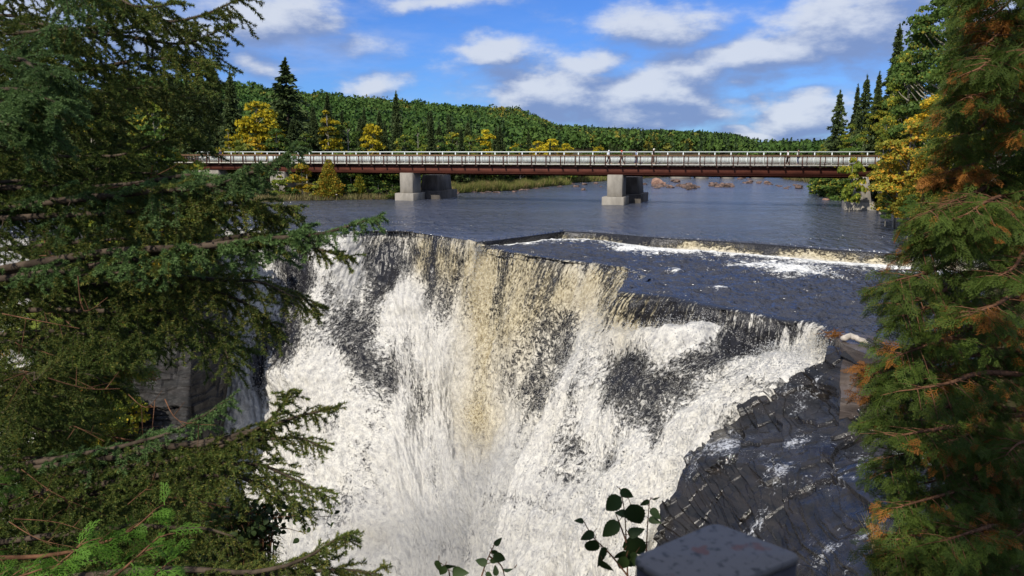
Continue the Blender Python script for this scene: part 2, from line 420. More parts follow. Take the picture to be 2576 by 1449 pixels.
shoreL = [(400, 512), (480, 507), (560, 506), (640, 509), (700, 508), (740, 506), (860, 504), (1000, 501), (1060, 495), (1115, 488), (1200, 484), (1300, 479),
          (1380, 470), (1450, 465), (1400, 462), (1520, 456), (1640, 448), (1690, 445.5)]
shoreR = [(1960, 445.5), (1975, 452), (2060, 463), (2090, 480), (2150, 500), (2200, 522), (2262, 548), (2300, 580), (2310, 610)]
SL = [at_z(x, y)[:2] for x, y in shoreL]; SR = [at_z(x, y)[:2] for x, y in shoreR]
RIVER = [(-75, 60), (-75, 88)] + SL + [(60, 240), (90, 300), (105, 300), (100, 235)] + SR + [(29, 46), (27, 40), (24, 30), (16, 27), (13, 24), (9, 13), (3.1, 6.3), (1.7, 3.0), (-.5, 1.7), (-2.6, 3.6),
         (-4, 7), (-8, 10), (-30, 14), (-70, 26), (-75, 40)]
ISLE = [(-26.5, 58.5), (-22.5, 57), (-20.2, 52), (-20, 48), (-24, 44), (-31, 46), (-36, 54), (-33, 59.5)]
def seg_dist(X, Y, poly):
    d = np.full(X.shape, 1e9); ins = np.zeros(X.shape, bool); n = len(poly)
    for i in range(n):
        ax, ay = poly[i]; bx, by = poly[(i + 1) % n]
        dx, dy = bx - ax, by - ay
        t = np.clip(((X - ax) * dx + (Y - ay) * dy) / (dx * dx + dy * dy + 1e-12), 0, 1)
        d = np.minimum(d, np.hypot(X - ax - t * dx, Y - ay - t * dy))
        c = ((ay > Y) != (by > Y)) & (X < (bx - ax) * (Y - ay) / (by - ay + 1e-12) + ax)
        ins ^= c
    return np.where(ins, -d, d)
LPX = np.array([p[0] for p in LIPW]); LPY = np.array([p[1] for p in LIPW])
GORGE = [(p[0] + (2.2 if p[1] < 52 else 0), p[1] + 2.2) for p in LIPW] + [(19, 27), (15, 20), (9, 13), (3.1, 6.3), (1.7, 3.0), (-.5, 1.7), (-2.6, 3.6), (-4, 7), (-8, 10), (-30, 14), (-70, 26), (-90, 46)]
RX = np.array([-.9, -.46, -.33, -.28, -.208, -.15, .006, .057, .11, .21, .28, .315, .34, .36, .39, .42, .60])
RYd = np.array([200, 200, 216, 236, 244, 258, 278, 322, 328, 338, 348, 378, 383, 383, 390, 392, 400.])
def hill_h(X, Y):
    a = X / np.maximum(Y, 1)
    b = ray(0 * a + 1288, np.interp(a, RX, RYd))[1]
    yc = np.interp(a, [-.5, -.1, .1, .35], [520, 640, 900, 1100])
    zc = np.maximum(EYE + b * yc - 9.5, -3)
    t = np.clip((Y - 190) / (yc - 190), 0, 1)
    h = zc * (0.75 * t + 0.25 * t * t) + 1.2 * t * fbm(np.stack([X * .012, Y * .012, 0 * X], -1), 3) * 1.6
    h = np.where(Y > yc, zc - (Y - yc) * .15, h)
    # second low hill far behind on the right
    b2 = ray(0 * a + 1288, np.interp(a, [.30, .325, .352, .385, .40, .43, .6], [390, 376, 362, 371, 383, 392, 400]))[1]
    z2 = EYE + b2 * 1500 - 8
    t2 = ease((Y - 1150) / 350)
    return np.where(Y > 1150, np.maximum(h, z2 * t2), h)
def ground_h(X, Y):
    X = np.asarray(X, float); Y = np.asarray(Y, float)
    d = seg_dist(X, Y, RIVER); di = seg_dist(X, Y, ISLE)
    dn = fbm(np.stack([X * .15, Y * .15, 0 * X], -1), 3)
    right = X > 0
    cap = np.where(right, 3.2, 2.2) + np.where(Y < 20, np.where(X > 3, -.2, 1.6), 0)
    land = np.minimum(cap, .1 + np.where(right & (Y < 120), .45, .07) * d) + .35 * dn * np.clip(d / 4, 0, 1)
    near = Y < 30
    land = np.where(near & (d < 40) & (X < 3) , np.maximum(land, 3.0 + .25 * dn), land)
    inside = np.maximum(-2.2, -.35 + .3 * d)
    h = np.where(d > 0, land, inside)
    dg = seg_dist(X, Y, GORGE)
    h = np.where(dg < 0, np.maximum(-40, np.where((X < 0) & (Y < 40), -1.0 + 1.6 * dg + dn, -3 + 12 * dg)), h)
    hh = hill_h(X, Y)
    return np.where(d > 0, np.maximum(h, np.where(Y > 190, h + np.maximum(hh, 0), h)), h)
def gz(x, y): return float(ground_h(np.array([x]), np.array([y]))[0])

ys = np.concatenate([np.linspace(-40, 0, 14), np.arange(1, 130, 1.0), 130 * 1.035 ** np.arange(0, 80)])
xs = np.concatenate([-60 * 1.09 ** np.arange(34, 0, -1), np.arange(-60, 60, 1.0), 60 * 1.09 ** np.arange(0, 34)])
GX, GY = np.meshgrid(xs, ys)
GZ = ground_h(GX, GY)
g_ = mesh('ground', np.stack([GX, GY, GZ], -1).reshape(-1, 3), grid_faces(*GX.shape), M['soil'], smooth=True)
tag(g_, 'brown earthen river banks and wooded hills', kind='structure')

# ------------------------------------------------------------------ the river above the falls
edge = [p for p in LIPW[:10]] + WEIRW[1:]
tt = np.linspace(0, len(edge) - 1, 520); E = lerp_list(np.array(edge), tt)
u = np.linspace(0, 1, 90) ** 2.0
rows = []
for k in u:
    Yr = E[:, 1] + (420 - E[:, 1]) * k; Xr = E[:, 0] * Yr / E[:, 1]
    rows.append(np.stack([Xr, Yr, 0 * Xr], -1))
V = np.array(rows)
V[0, :, 2] -= .10; V[0, :, 1] -= .12
dd = np.linalg.norm(V[:, :, :2] - E[None, :, :2], axis=2)
V[:, :, 2] += fbm(np.stack([V[..., 0] * .5, V[..., 1] * .9, 0 * dd], -1), 3) * .035 * ease(dd / 1.0)
o = mesh('river_water', V.reshape(-1, 3), grid_faces(*V.shape[:2]), M['pool'], smooth=True)
tag(o, 'dark rippled river above the falls', kind='structure')

# weir step
wt = np.linspace(0, len(WEIRW) - 1, 700); W = lerp_list(np.array(WEIRW), wt)
drop = np.interp(np.linspace(0, 1, 700), [0, .1, .35, 1], [.38, .55, .75, .80])
rr = np.linspace(0, 1, 14)
edgen = fbm(np.stack([W[:, 0] * .9, W[:, 1] * .3, 0 * wt], -1), 3)
V = np.stack([np.stack([W[:, 0] - .25 * k, W[:, 1] - .12 - (.30 + .10 * edgen) * k ** .6, -.10 - (drop) * k], -1) for k in rr])
arc = W[:, 0]
dens = np.clip(.50 + .75 * fbm(np.stack([arc * .45, 0 * arc, 0 * arc + 4.4], -1), 3) + np.interp(W[:, 0], [0, 8, 14, 20], [.15, .1, -.05, .05]), -.3, 1)
den = dens[None] - .24 + (rr[:, None] - .55) * .8; den[0] -= .6; den[1] -= .3
flow = np.stack([np.broadcast_to(arc[None] * 1.0, den.shape), np.broadcast_to(rr[:, None] * 1.2, den.shape), 0 * den], -1)
o = mesh('cascade', V.reshape(-1, 3), grid_faces(*V.shape[:2]), M['fall'], smooth=True,
         attrs={'dens': den.ravel(), 'tanw': np.clip(1.0 - 1.1 * np.clip(rr[:, None] - .6, 0, 1) + 0 * den, 0, 1).ravel(), 'flow': flow.reshape(-1, 3)})
tag(o, 'low step of cream and brown water across the river', kind='structure')

# shelf of shallow rapids between the weir and the lip
pairs = [((1200, 604), 10), ((1300, 594), 11), ((1385, 583), 12), ((1450, 579), 13), ((1500, 581), 14), ((1560, 586), 15), ((1640, 593), 16), ((1710, 597), 17),
         ((1780, 601), 18), ((1860, 606), 19), ((1960, 613), 20), ((2050, 620), 21), ((2110, 624), 22), ((2180, 629), (2118, 862, -1.3)), ((2290, 636), (2200, 884, -1.3)), ((2480, 650), (2480, 930, -1.3))]
top = []; bot = []
for a, b in pairs:
    q = at_z(a[0], a[1], 0); top.append((q[0] - .2, q[1] - .35, -.45 - .35 * min(1, max(0, (a[0] - 1200) / 500))))
    bot.append(LIPW[b] if isinstance(b, int) else at_z(*b))
T = lerp_list(top, np.linspace(0, len(top) - 1, 420)); B = lerp_list(bot, np.linspace(0, len(top) - 1, 420))
k = np.linspace(0, 1, 200)[:, None, None]
V = T[None] * (1 - k) + B[None] * k
kk = k[..., 0]
n0 = fbm(np.stack([V[..., 0] * .9, V[..., 1] * 1.5, V[..., 2]], -1), 5, .6)
V[..., 2] += n0 * .13 * ease(np.minimum(kk / .04, (1 - kk) / .10)) + .03 * kk
V[..., 2] -= .18 * ease((kk - .93) / .07)
dens = .50 * (1 - ease(kk / .34)) + .75 * (1 - ease(kk / .09)) - .10 + .12 * (1 - ease((kk - .3) / .5))
col_t = np.linspace(0, 1, 420)[None]
dens = dens + .16 * (np.abs(fbm(np.stack([V[..., 0] * .25, V[..., 1] * .6, 0 * V[..., 0]], -1), 2)) - .2)
for (bx, by, rx, ry, s) in [(1995, 672, 90, 12, .75), (1700, 678, 25, 7, .7), (1805, 716, 24, 6, .75), (2120, 690, 60, 8, .3), (1900, 658, 120, 10, .35), (1600, 625, 120, 9, .4), (1350, 604, 90, 6, .3)]:
    c = at_z(bx, by, -.7); c2 = at_z(bx + rx, by, -.7); c3 = at_z(bx, by + ry, -.7)
    q = ((V[..., 0] - c[0]) / (c2[0] - c[0])) ** 2 + ((V[..., 1] - c[1]) / (c3[1] - c[1])) ** 2
    dens = dens + s * np.exp(-q); V[..., 2] += .16 * np.exp(-q) * (s > .5)
o = mesh('rapids', V.reshape(-1, 3), grid_faces(*V.shape[:2]), M['shelf'], smooth=True, attrs={'dens': dens.ravel()})
tag(o, 'dark choppy shallow water on the shelf above the lip', kind='structure')

# ------------------------------------------------------------------ the waterfall
# each column: rows below the lip as (x, y, distance)
FC = [
 [(-540, 640, 57), (-560, 740, 56), (-600, 900, 54), (-640, 1050, 52), (-700, 1250, 49), (-760, 1449, 46), (-900, 1900, 40)],
 [(-110, 610, 58), (-110, 740, 57), (-120, 900, 55), (-130, 1050, 53), (-150, 1250, 50), (-170, 1449, 47), (-250, 1900, 41)],
 [(215, 600, 59), (210, 740, 58), (200, 900, 56), (200, 1050, 54), (180, 1250, 50), (160, 1449, 46), (110, 1900, 40)],
 [(525, 600, 59.4), (528, 740, 58.5), (550, 900, 56), (560, 1050, 54), (520, 1250, 50), (480, 1449, 46), (420, 1900, 40)],
 [(698, 602, 59.6), (690, 760, 58.5), (680, 900, 56), (680, 1050, 53), (680, 1250, 49), (665, 1449, 45), (620, 1900, 38)],
 [(852, 612, 57.6), (805, 760, 56), (765, 900, 54), (765, 1050, 51.5), (780, 1250, 47.5), (790, 1449, 43.5), (760, 1900, 36)],
 [(944, 608, 58.2), (905, 760, 55.6), (875, 900, 52.8), (870, 1050, 50.2), (885, 1250, 46), (905, 1449, 42), (880, 1900, 35)],
 [(1020, 612, 58.0), (1000, 745, 54.8), (985, 900, 51.8), (990, 1050, 49), (1000, 1250, 45), (1025, 1449, 40.5), (1010, 1900, 34)],
 [(1112, 622, 56.2), (1100, 760, 55.2), (1085, 900, 52.8), (1080, 1050, 50), (1085, 1250, 44.5), (1110, 1449, 39.5), (1100, 1900, 33)],
 [(1188, 640, 54.4), (1170, 760, 54.0), (1150, 900, 53), (1145, 1050, 50.8), (1150, 1250, 43.5), (1165, 1449, 38.5), (1150, 1900, 32)],
 [(1212, 648, 56.6), (1192, 760, 55.6), (1165, 900, 53.8), (1160, 1060, 51), (1165, 1250, 43.2), (1178, 1449, 38.2), (1165, 1900, 31.6)],
 [(1290, 664, 54), (1262, 800, 53.2), (1240, 950, 51.6), (1225, 1100, 48.5), (1205, 1270, 41.5), (1192, 1449, 37.6), (1180, 1900, 31)],
 [(1432, 690, 50), (1385, 820, 49), (1345, 960, 47), (1300, 1110, 44), (1240, 1280, 39.5), (1205, 1449, 37), (1190, 1900, 30.5)],
 [(1555, 706, 47), (1490, 830, 45.8), (1420, 970, 43.6), (1350, 1120, 41), (1270, 1290, 38), (1222, 1449, 35.8), (1205, 1900, 30)],
 [(1592, 716, 45.2), (1520, 830, 43.6), (1440, 960, 41.6), (1365, 1110, 39.4), (1285, 1280, 36.6), (1240, 1449, 34.4), (1220, 1900, 29)],
 [(1566, 738, 42.4), (1500, 850, 40.6), (1440, 960, 39), (1370, 1110, 37), (1300, 1280, 34.6), (1262, 1449, 32.6), (1240, 1900, 28)],
 [(1502, 850, 38.85), (1478, 895, 37.6), (1446, 965, 37), (1392, 1110, 35.3), (1330, 1270, 33), (1285, 1449, 31.2), (1262, 1900, 27)],
 [(1632, 824, 37.85), (1606, 862, 36.1), (1545, 960, 35.6), (1480, 1100, 34), (1410, 1260, 31.8), (1362, 1449, 29.8), (1330, 1900, 26)],
 [(1735, 824, 36.25), (1690, 862, 34.7), (1620, 960, 34.4), (1550, 1100, 33), (1480, 1260, 30.8), (1425, 1449, 28.9), (1390, 1900, 25)],
 [(1835, 850, 35.05), (1795, 890, 33.5), (1725, 965, 33.2), (1630, 1100, 32), (1545, 1260, 30), (1490, 1449, 28), (1450, 1900, 24.5)],
 [(1938, 895, 33.55), (1895, 926, 32.3), (1830, 975, 31.6), (1710, 1100, 30.8), (1605, 1270, 29), (1545, 1449, 27.4), (1500, 1900, 24)],
 [(2026, 880, 32.55), (1985, 918, 31.4), (1905, 980, 30.4), (1775, 1090, 29.9), (1660, 1250, 28.5), (1595, 1449, 26.8), (1540, 1900, 23.5)],
 [(2074, 884, 30.75), (2038, 920, 30.2), (1950, 985, 29.5), (1830, 1085, 29.3), (1720, 1200, 28.4), (1660, 1449, 26.9), (1600, 1900, 24)],
]
LIP.append((2130, 862, -1.4)); LIPW.append(at_z(2130, 862, -1.4)); FC.append([(x + 60, y + 22, Y + 2.2) for x, y, Y in FC[-1]])
net = []
F0 = [57, 58, 59, 59.4, 59.6, 57.6, 58.2, 58, 56.2, 54.4, 56.6, 54, 50, 47, 45.2, 42.4, 38.85, 37.85, 36.25, 35.05, 33.55, 32.55, 30.75, 32.9]
for (lx, ly, lz), lw, rws, f0 in zip(LIP, LIPW, FC, F0):
    dY = lw[1] - .25 - f0
    rws = [(x, y, Y + dY * w_) for (x, y, Y), w_ in zip(rws, [1, .9, .7, .45, .2, .1, 0])]
    net.append([(lx, ly, lw[1])] + [(lx + (rws[0][0] - lx) * .35, ly + (rws[0][1] - ly) * .35, lw[1] - .12)] + rws)
net = np.array(net, float)                    # columns, rows, 3
nc, nr = net.shape[:2]
NCF, NRF = 1150, 430
ct = np.linspace(0, nc - 1, NCF)
rt = np.linspace(0, nr - 1, NRF)
A = lerp_list(net.reshape(nc, -1), ct) if False else crom(net.reshape(nc, -1), ct)
A = A * .55 + lerp_list(net.reshape(nc, -1), ct) * .45
A = A.reshape(NCF, nr, 3).transpose(1, 0, 2)  # rows, cols
A = crom(A, rt)
# lip row must sit on the water's edge
a_, b_ = ray(A[..., 0], A[..., 1])
V = np.stack([a_ * A[..., 2], A[..., 2], EYE + b_ * A[..., 2]], -1)
L = lerp_list(LIPW, ct)
gk = np.exp(-np.arange(-30, 31) ** 2 / (2 * 11.0 ** 2)); gk /= gk.sum()
L = np.stack([np.convolve(np.pad(L[:, j], 30, mode='edge'), gk, 'valid') for j in range(3)], 1)
wgt = np.clip(1 - rt / 1.0, 0, 1)[:, None, None]
V = V + (L[None] - V[0:1]) * wgt
tg = np.gradient(L, axis=0)[:, :2]; on = np.stack([tg[:, 1], -tg[:, 0]], 1); on /= np.linalg.norm(on, axis=1, keepdims=True) + 1e-9
on *= np.sign(np.sum(on * np.array([-.7, -.7]), 1, keepdims=True))
arc0 = np.concatenate([[0], np.cumsum(np.linalg.norm(np.diff(L, axis=0), axis=1))])
lipn = .28 * fbm(np.stack([arc0 * .55, 0 * arc0, 0 * arc0 + 2], -1), 4)
RB_ = .55
kb = np.clip(1 - rt / RB_, 0, 1)
inn = np.clip(rt / RB_, 0, 1)
for i in np.where(rt < RB_)[0]:
    V[i, :, :2] = L[:, :2] + on * (.10 + lipn - (.10 + .45) * kb[i])[:, None] 
    V[i, :, 2] = L[:, 2] + .025 - .02 * kb[i] - .10 * inn[i] ** 3
DX, DY = A[..., 0], A[..., 1]
def blob(X, Y, L):
    s = np.zeros(X.shape)
    for (x, y, rx, ry, k) in L: s += k * np.exp(-((X - x) / rx) ** 2 - ((Y - y) / ry) ** 2)
    return s
seg = np.linalg.norm(np.diff(V[40], axis=0), axis=1); arc = np.concatenate([[0], np.cumsum(seg)])
dn_ = np.concatenate([np.zeros((1, NCF)), np.cumsum(np.linalg.norm(np.diff(V, axis=0), axis=2), axis=0)])
flow = np.stack([np.broadcast_to(arc[None], dn_.shape), dn_, np.zeros_like(dn_)], -1)
base = np.interp(rt, [0, .5, 1.2, 2.2, 3.2, 4.5, 6, 9], [-.3, .36, .50, .62, .74, .86, .98, 1.1])[:, None] + 0 * DX
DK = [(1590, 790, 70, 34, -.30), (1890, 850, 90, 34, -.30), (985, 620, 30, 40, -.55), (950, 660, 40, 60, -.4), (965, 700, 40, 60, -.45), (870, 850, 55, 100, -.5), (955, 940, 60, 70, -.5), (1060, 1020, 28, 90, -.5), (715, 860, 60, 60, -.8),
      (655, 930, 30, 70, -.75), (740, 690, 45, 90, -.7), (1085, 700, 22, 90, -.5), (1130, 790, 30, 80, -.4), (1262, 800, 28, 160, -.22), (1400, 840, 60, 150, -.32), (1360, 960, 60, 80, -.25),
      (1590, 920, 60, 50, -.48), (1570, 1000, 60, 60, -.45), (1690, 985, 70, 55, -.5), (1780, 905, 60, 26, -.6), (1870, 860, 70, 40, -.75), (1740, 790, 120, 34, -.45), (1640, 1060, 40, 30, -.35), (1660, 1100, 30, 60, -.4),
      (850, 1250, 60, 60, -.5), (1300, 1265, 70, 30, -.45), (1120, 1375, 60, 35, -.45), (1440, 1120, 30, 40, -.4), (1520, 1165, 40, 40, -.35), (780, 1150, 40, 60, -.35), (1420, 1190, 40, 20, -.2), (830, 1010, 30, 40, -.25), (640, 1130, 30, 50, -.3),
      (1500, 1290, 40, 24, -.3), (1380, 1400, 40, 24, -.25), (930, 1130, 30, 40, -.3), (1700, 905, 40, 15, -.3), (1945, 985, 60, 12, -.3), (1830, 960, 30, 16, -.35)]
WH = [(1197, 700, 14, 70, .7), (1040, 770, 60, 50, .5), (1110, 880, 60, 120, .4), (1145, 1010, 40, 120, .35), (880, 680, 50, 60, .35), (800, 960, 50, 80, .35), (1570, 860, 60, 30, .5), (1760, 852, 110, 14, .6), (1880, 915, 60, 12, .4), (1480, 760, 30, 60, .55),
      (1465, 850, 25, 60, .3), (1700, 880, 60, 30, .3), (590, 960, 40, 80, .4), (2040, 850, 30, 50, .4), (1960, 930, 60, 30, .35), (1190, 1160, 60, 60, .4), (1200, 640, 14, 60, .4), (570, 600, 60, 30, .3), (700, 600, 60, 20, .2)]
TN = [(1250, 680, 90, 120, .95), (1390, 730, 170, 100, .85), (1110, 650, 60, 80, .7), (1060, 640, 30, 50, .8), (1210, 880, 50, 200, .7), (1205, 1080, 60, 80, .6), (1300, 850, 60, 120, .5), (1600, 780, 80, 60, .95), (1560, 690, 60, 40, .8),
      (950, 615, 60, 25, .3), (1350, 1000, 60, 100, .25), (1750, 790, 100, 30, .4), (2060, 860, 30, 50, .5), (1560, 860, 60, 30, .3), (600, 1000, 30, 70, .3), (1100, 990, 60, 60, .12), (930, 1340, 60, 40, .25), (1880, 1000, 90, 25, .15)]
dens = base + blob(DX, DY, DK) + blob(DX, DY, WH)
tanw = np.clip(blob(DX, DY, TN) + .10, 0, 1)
hard = np.clip(dens, 0, 1.2)
nn = normals_grid(V)
sgn = np.sign(np.sum(nn * np.array([-.6, -.7, .3]), -1, keepdims=True)); nn = nn * sgn
rk = np.clip((rt - .8) / 3.0, 0, 1)[:, None]
q = np.stack([flow[..., 0], flow[..., 1] * .6, 0 * dn_], -1)
disp = fbm(q * .28, 3) * .6 * rk + fbm(q * 1.0 + 5, 3) * (.05 + .15 * rk) + fbm(q * 3.4 + 9, 3, .6) * (.03 + .07 * rk)
ridge = (1 - np.abs(fbm(q * np.array([.6, .6, 1]) + 31, 3))) * .10 * rk
st = fbm(np.stack([flow[..., 0] * 2.2, flow[..., 1] * .10, 0 * dn_ + 8], -1), 4) * .07 * (1 - .6 * rk)
bulge = blob(DX, DY, [(1040, 770, 70, 40, .9), (1110, 860, 50, 60, .7), (1560, 860, 90, 22, .6), (1760, 850, 90, 18, .6), (1960, 920, 60, 25, .4), (720, 960, 80, 50, .8)])
edge_k = np.clip((NCF - 1 - np.arange(NCF)) / 70.0, 0, 1)[None]; disp = disp * edge_k; bulge = bulge * edge_k; ridge = ridge * edge_k
V = V + nn * (disp + ridge + st + bulge + .25 * (hard - .6) * rk)[..., None] * np.clip((rt - .4) / .5, 0, 1)[:, None, None]
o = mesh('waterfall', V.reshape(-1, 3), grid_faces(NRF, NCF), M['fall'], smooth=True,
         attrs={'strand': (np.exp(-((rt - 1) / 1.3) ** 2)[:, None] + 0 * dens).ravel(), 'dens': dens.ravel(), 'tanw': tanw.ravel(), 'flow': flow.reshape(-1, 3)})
tag(o, 'wide thundering white and tan waterfall', kind='structure')

# flying drops and clots of spray in front of the fall
m_, n_, o_ = mat('spray'); b_ = n_.new('ShaderNodeBsdfPrincipled', ins={'Base Color': (.66, .66, .64, 1), 'Roughness': .6})
t_ = n_.new('ShaderNodeBsdfTranslucent', ins={'Color': (.7, .7, .7, 1)}); x_ = n_.new('ShaderNodeMixShader', ins={0: .35, 1: b_.outputs[0], 2: t_.outputs[0]}); n_.l.new(x_.outputs[0], o_.inputs[0])
M['spray'] = m_
r2 = np.random.default_rng(21)
NS = 100000
ri = r2.integers(8, NRF - 1, NS); ci = r2.integers(150, NCF - 4, NS)
keep = r2.random(NS) < np.clip(.25 + .8 * (hard[ri, ci] - .3), .15, 1) * np.clip(rt[ri] / 2.0, .08, 1)
ri, ci = ri[keep], ci[keep]; n = len(ri)
P = V[ri, ci] + nn[ri, ci] * (r2.random((n, 1)) ** 2.2 * (.12 + .75 * rk[ri])) + r2.normal(0, .05, (n, 3))
sz = r2.uniform(.010, .030, n) * (1 + .6 * (r2.random(n) > .92))
a = r2.normal(size=(n, 3)); a[:, 2] *= 1.8; a /= np.linalg.norm(a, axis=1, keepdims=True)
b = np.cross(a, r2.normal(size=(n, 3))); b /= np.linalg.norm(b, axis=1, keepdims=True); c = np.cross(a, b)
s1 = sz[:, None]
tv = np.stack([P + a * s1 * 1.5, P + b * s1, P - b * s1 * .5 + c * s1 * .85, P - b * s1 * .5 - c * s1 * .85, ], 1)
i4 = np.arange(n)[:, None] * 4
F_ = np.concatenate([i4 + np.array([[0, 1, 2]]), i4 + np.array([[0, 2, 3]]), i4 + np.array([[0, 3, 1]]), i4 + np.array([[1, 3, 2]])])
o = mesh('spray', tv.reshape(-1, 3), F_, M['spray'], smooth=True)
tag(o, 'flying white water drops in front of the falls', kind='stuff')

# ------------------------------------------------------------------ rock masses
def rock_net(name, netD, rows, cols, amp, mtl, bed=(.12, -.10, 1.0), terr=.55, seed=0, side=(-.5, -.6, .5)):
    net = np.array(netD, float); a, b = ray(net[..., 0], net[..., 1])
    W3 = np.stack([a * net[..., 2], net[..., 2], EYE + b * net[..., 2]], -1)
    r, c = W3.shape[:2]
    X = lerp_list(W3.reshape(r, -1), np.linspace(0, r - 1, rows)).reshape(rows, c, 3).transpose(1, 0, 2)
    X = lerp_list(X.reshape(c, -1), np.linspace(0, c - 1, cols)).reshape(cols, rows, 3).transpose(1, 0, 2)
    nn = normals_grid(X); XW = X + .0 * np.stack([fbm(X * .5 + 7, 3), fbm(X * .5 + 19, 3), 0 * X[..., 0]], -1); s = np.sign(np.sum(nn * np.array(side), -1, keepdims=True)); nn = nn * s
    t = X @ np.array(bed) + .5 * fbm(X * .35 + seed, 3)
    # broken ledges: each bed sticks out by its own amount
    led = 0
    for sc_, am in ((terr, 1.0), (terr * .43, .5), (terr * .2, .12)):
        i = np.floor(t / sc_); f = t / sc_ - i
        blk = vnoise(np.stack([i * 3.7, np.floor(XW[..., 0] / (sc_ * 3.6) + vnoise(np.stack([i, i * 0, i * 0], -1)) * 3) * 1.3, np.floor(XW[..., 1] / (sc_ * 3.2)) * 2.1], -1) + seed)
        led = led + am * (blk + .35 * (1 - f))
    X = X + nn * (amp * led + amp * .3 * fbm(X * .8 + seed, 3))[..., None]
    return mesh(name, X.reshape(-1, 3), grid_faces(rows, cols), mtl, smooth=False)
BAST = [
 [(2080, 868, 30.5), (2120, 872, 29), (2200, 905, 27.5), (2420, 960, 26)],
 [(2072, 898, 29.4), (2115, 915, 28.6), (2200, 950, 27.0), (2420, 1000, 25)],
 [(1995, 948, 29.5), (2070, 985, 28.2), (2190, 1010, 26.0), (2420, 1060, 24)],
 [(1895, 1008, 29.3), (2000, 1040, 27.6), (2150, 1080, 25.0), (2420, 1120, 22)],
 [(1825, 1078, 28.9), (1930, 1090, 27.0), (2120, 1130, 24.0), (2420, 1180, 20.5)],
 [(1757, 1122, 28.3), (1850, 1120, 26.6), (2060, 1165, 23.6), (2420, 1240, 19)],
 [(1716, 1180, 27.3), (1800, 1165, 25.8), (2020, 1200, 23.0), (2420, 1300, 18)],
 [(1706, 1240, 26.6), (1800, 1235, 25.0), (1990, 1265, 22.3), (2420, 1370, 16.5)],
 [(1668, 1300, 26.0), (1790, 1320, 24.5), (1980, 1350, 21.5), (2420, 1449, 15.0)],
 [(1640, 1390, 25.4), (1780, 1400, 24.0), (1970, 1430, 20.8), (2420, 1560, 13.5)],
 [(1600, 1700, 24.0), (1760, 1700, 22.0), (1960, 1700, 19.0), (2420, 1800, 12)],
]
o = rock_net('rock_bluff', BAST, 420, 360, .27, M['slate'], bed=(.30, -.16, 1.0), terr=1.0, seed=3)
tag(o, 'black wet layered slate bluff beside the foot of the falls', kind='structure')
CLF = [[(60, 566, 68), (150, 566, 68), (330, 566, 66), (470, 566, 66), (530, 566, 66), (535, 568, 68)],
       [(60, 600, 60), (150, 590, 54), (330, 575, 53), (470, 575, 54), (545, 580, 56), (548, 590, 62)],
       [(60, 700, 60), (140, 690, 52), (330, 680, 50.5), (480, 690, 51), (562, 700, 54), (565, 720, 61)],
       [(60, 820, 60), (130, 810, 50.5), (330, 800, 48.5), (480, 810, 48.8), (572, 820, 51.5), (576, 830, 60)],
       [(60, 940, 58), (130, 930, 49), (320, 930, 47), (480, 930, 47), (574, 940, 49.5), (578, 950, 58)],
       [(60, 1060, 56), (130, 1050, 47.5), (310, 1050, 45.5), (470, 1050, 45.5), (560, 1060, 48), (565, 1070, 56)],
       [(60, 1250, 52), (120, 1250, 45), (300, 1250, 43), (460, 1250, 43), (550, 1250, 45.5), (555, 1260, 54)],
       [(60, 1800, 44), (100, 1800, 38), (280, 1800, 36), (440, 1800, 36), (530, 1800, 38), (540, 1810, 46)]]
CLF = [[(x, y, Y + (3.0 if i else 0)) for x, y, Y in r] for i, r in enumerate(CLF)]
o = rock_net('rock_island', CLF, 380, 320, .30, M['slate_l'], bed=(.05, .03, 1.0), terr=1.1, seed=11)
tag(o, 'dark layered rock cliff splitting the falls', kind='structure')

# flat slabs at the right end of the lip
def slab(name, pts, z, th, m, label, seed=0):
    P = [at_z(x, y, z)[:2] for x, y in pts]
    b = MB(); n = len(P); top = []; c = np.mean(P, 0)
    Q = []
    for i in range(n):
        a = np.array(P[i]); d = np.array(P[(i + 1) % n])
        for k in range(5):
            q = a + (d - a) * k / 5; q = q + vnoise(np.array([[q[0] * 2, q[1] * 2, seed * 1.]]))[0] * .10; Q.append(q)
    b.prism([tuple(q) for q in Q], z - th, z, 0)
    o = b.build(name, m); return tag(o, label, kind='structure')
slab('rock_ledge', [(2092, 838), (2180, 842), (2330, 880), (2330, 935), (2200, 900), (2122, 868)], -1.15, .9, M['slate_s'], 'flat brown wet slab at the end of the lip', 1)
slab('rock_ledge', [(2122, 878), (2200, 892), (2360, 930), (2360, 1000), (2200, 935), (2118, 925)], -1.7, 1.6, M['slate_s'], 'second brown slab stepping down towards the viewer', 2)
slab('rock_ledge', [(2116, 935), (2210, 945), (2380, 990), (2380, 1040), (2220, 1010), (2114, 1000)], -2.3, 2.2, M['slate_s'], 'third brown slab below the others', 3)
# square rock pillar
P0 = at_y(2116, 1010, 25.0)
b = MB()
pt = [at_z(2116, 1020, -2.85)[:2], at_z(2166, 1032, -2.85)[:2], at_z(2240, 1012, -2.85)[:2], at_z(2230, 985, -2.85)[:2], at_z(2116, 992, -2.85)[:2]]
b.prism(pt, -4.9, -2.85); b.build('rock_pillar', M['slate_s']); tag(bpy.context.scene.objects['rock_pillar'], 'square brown rock block with a flat top beside the bluff', kind='structure')

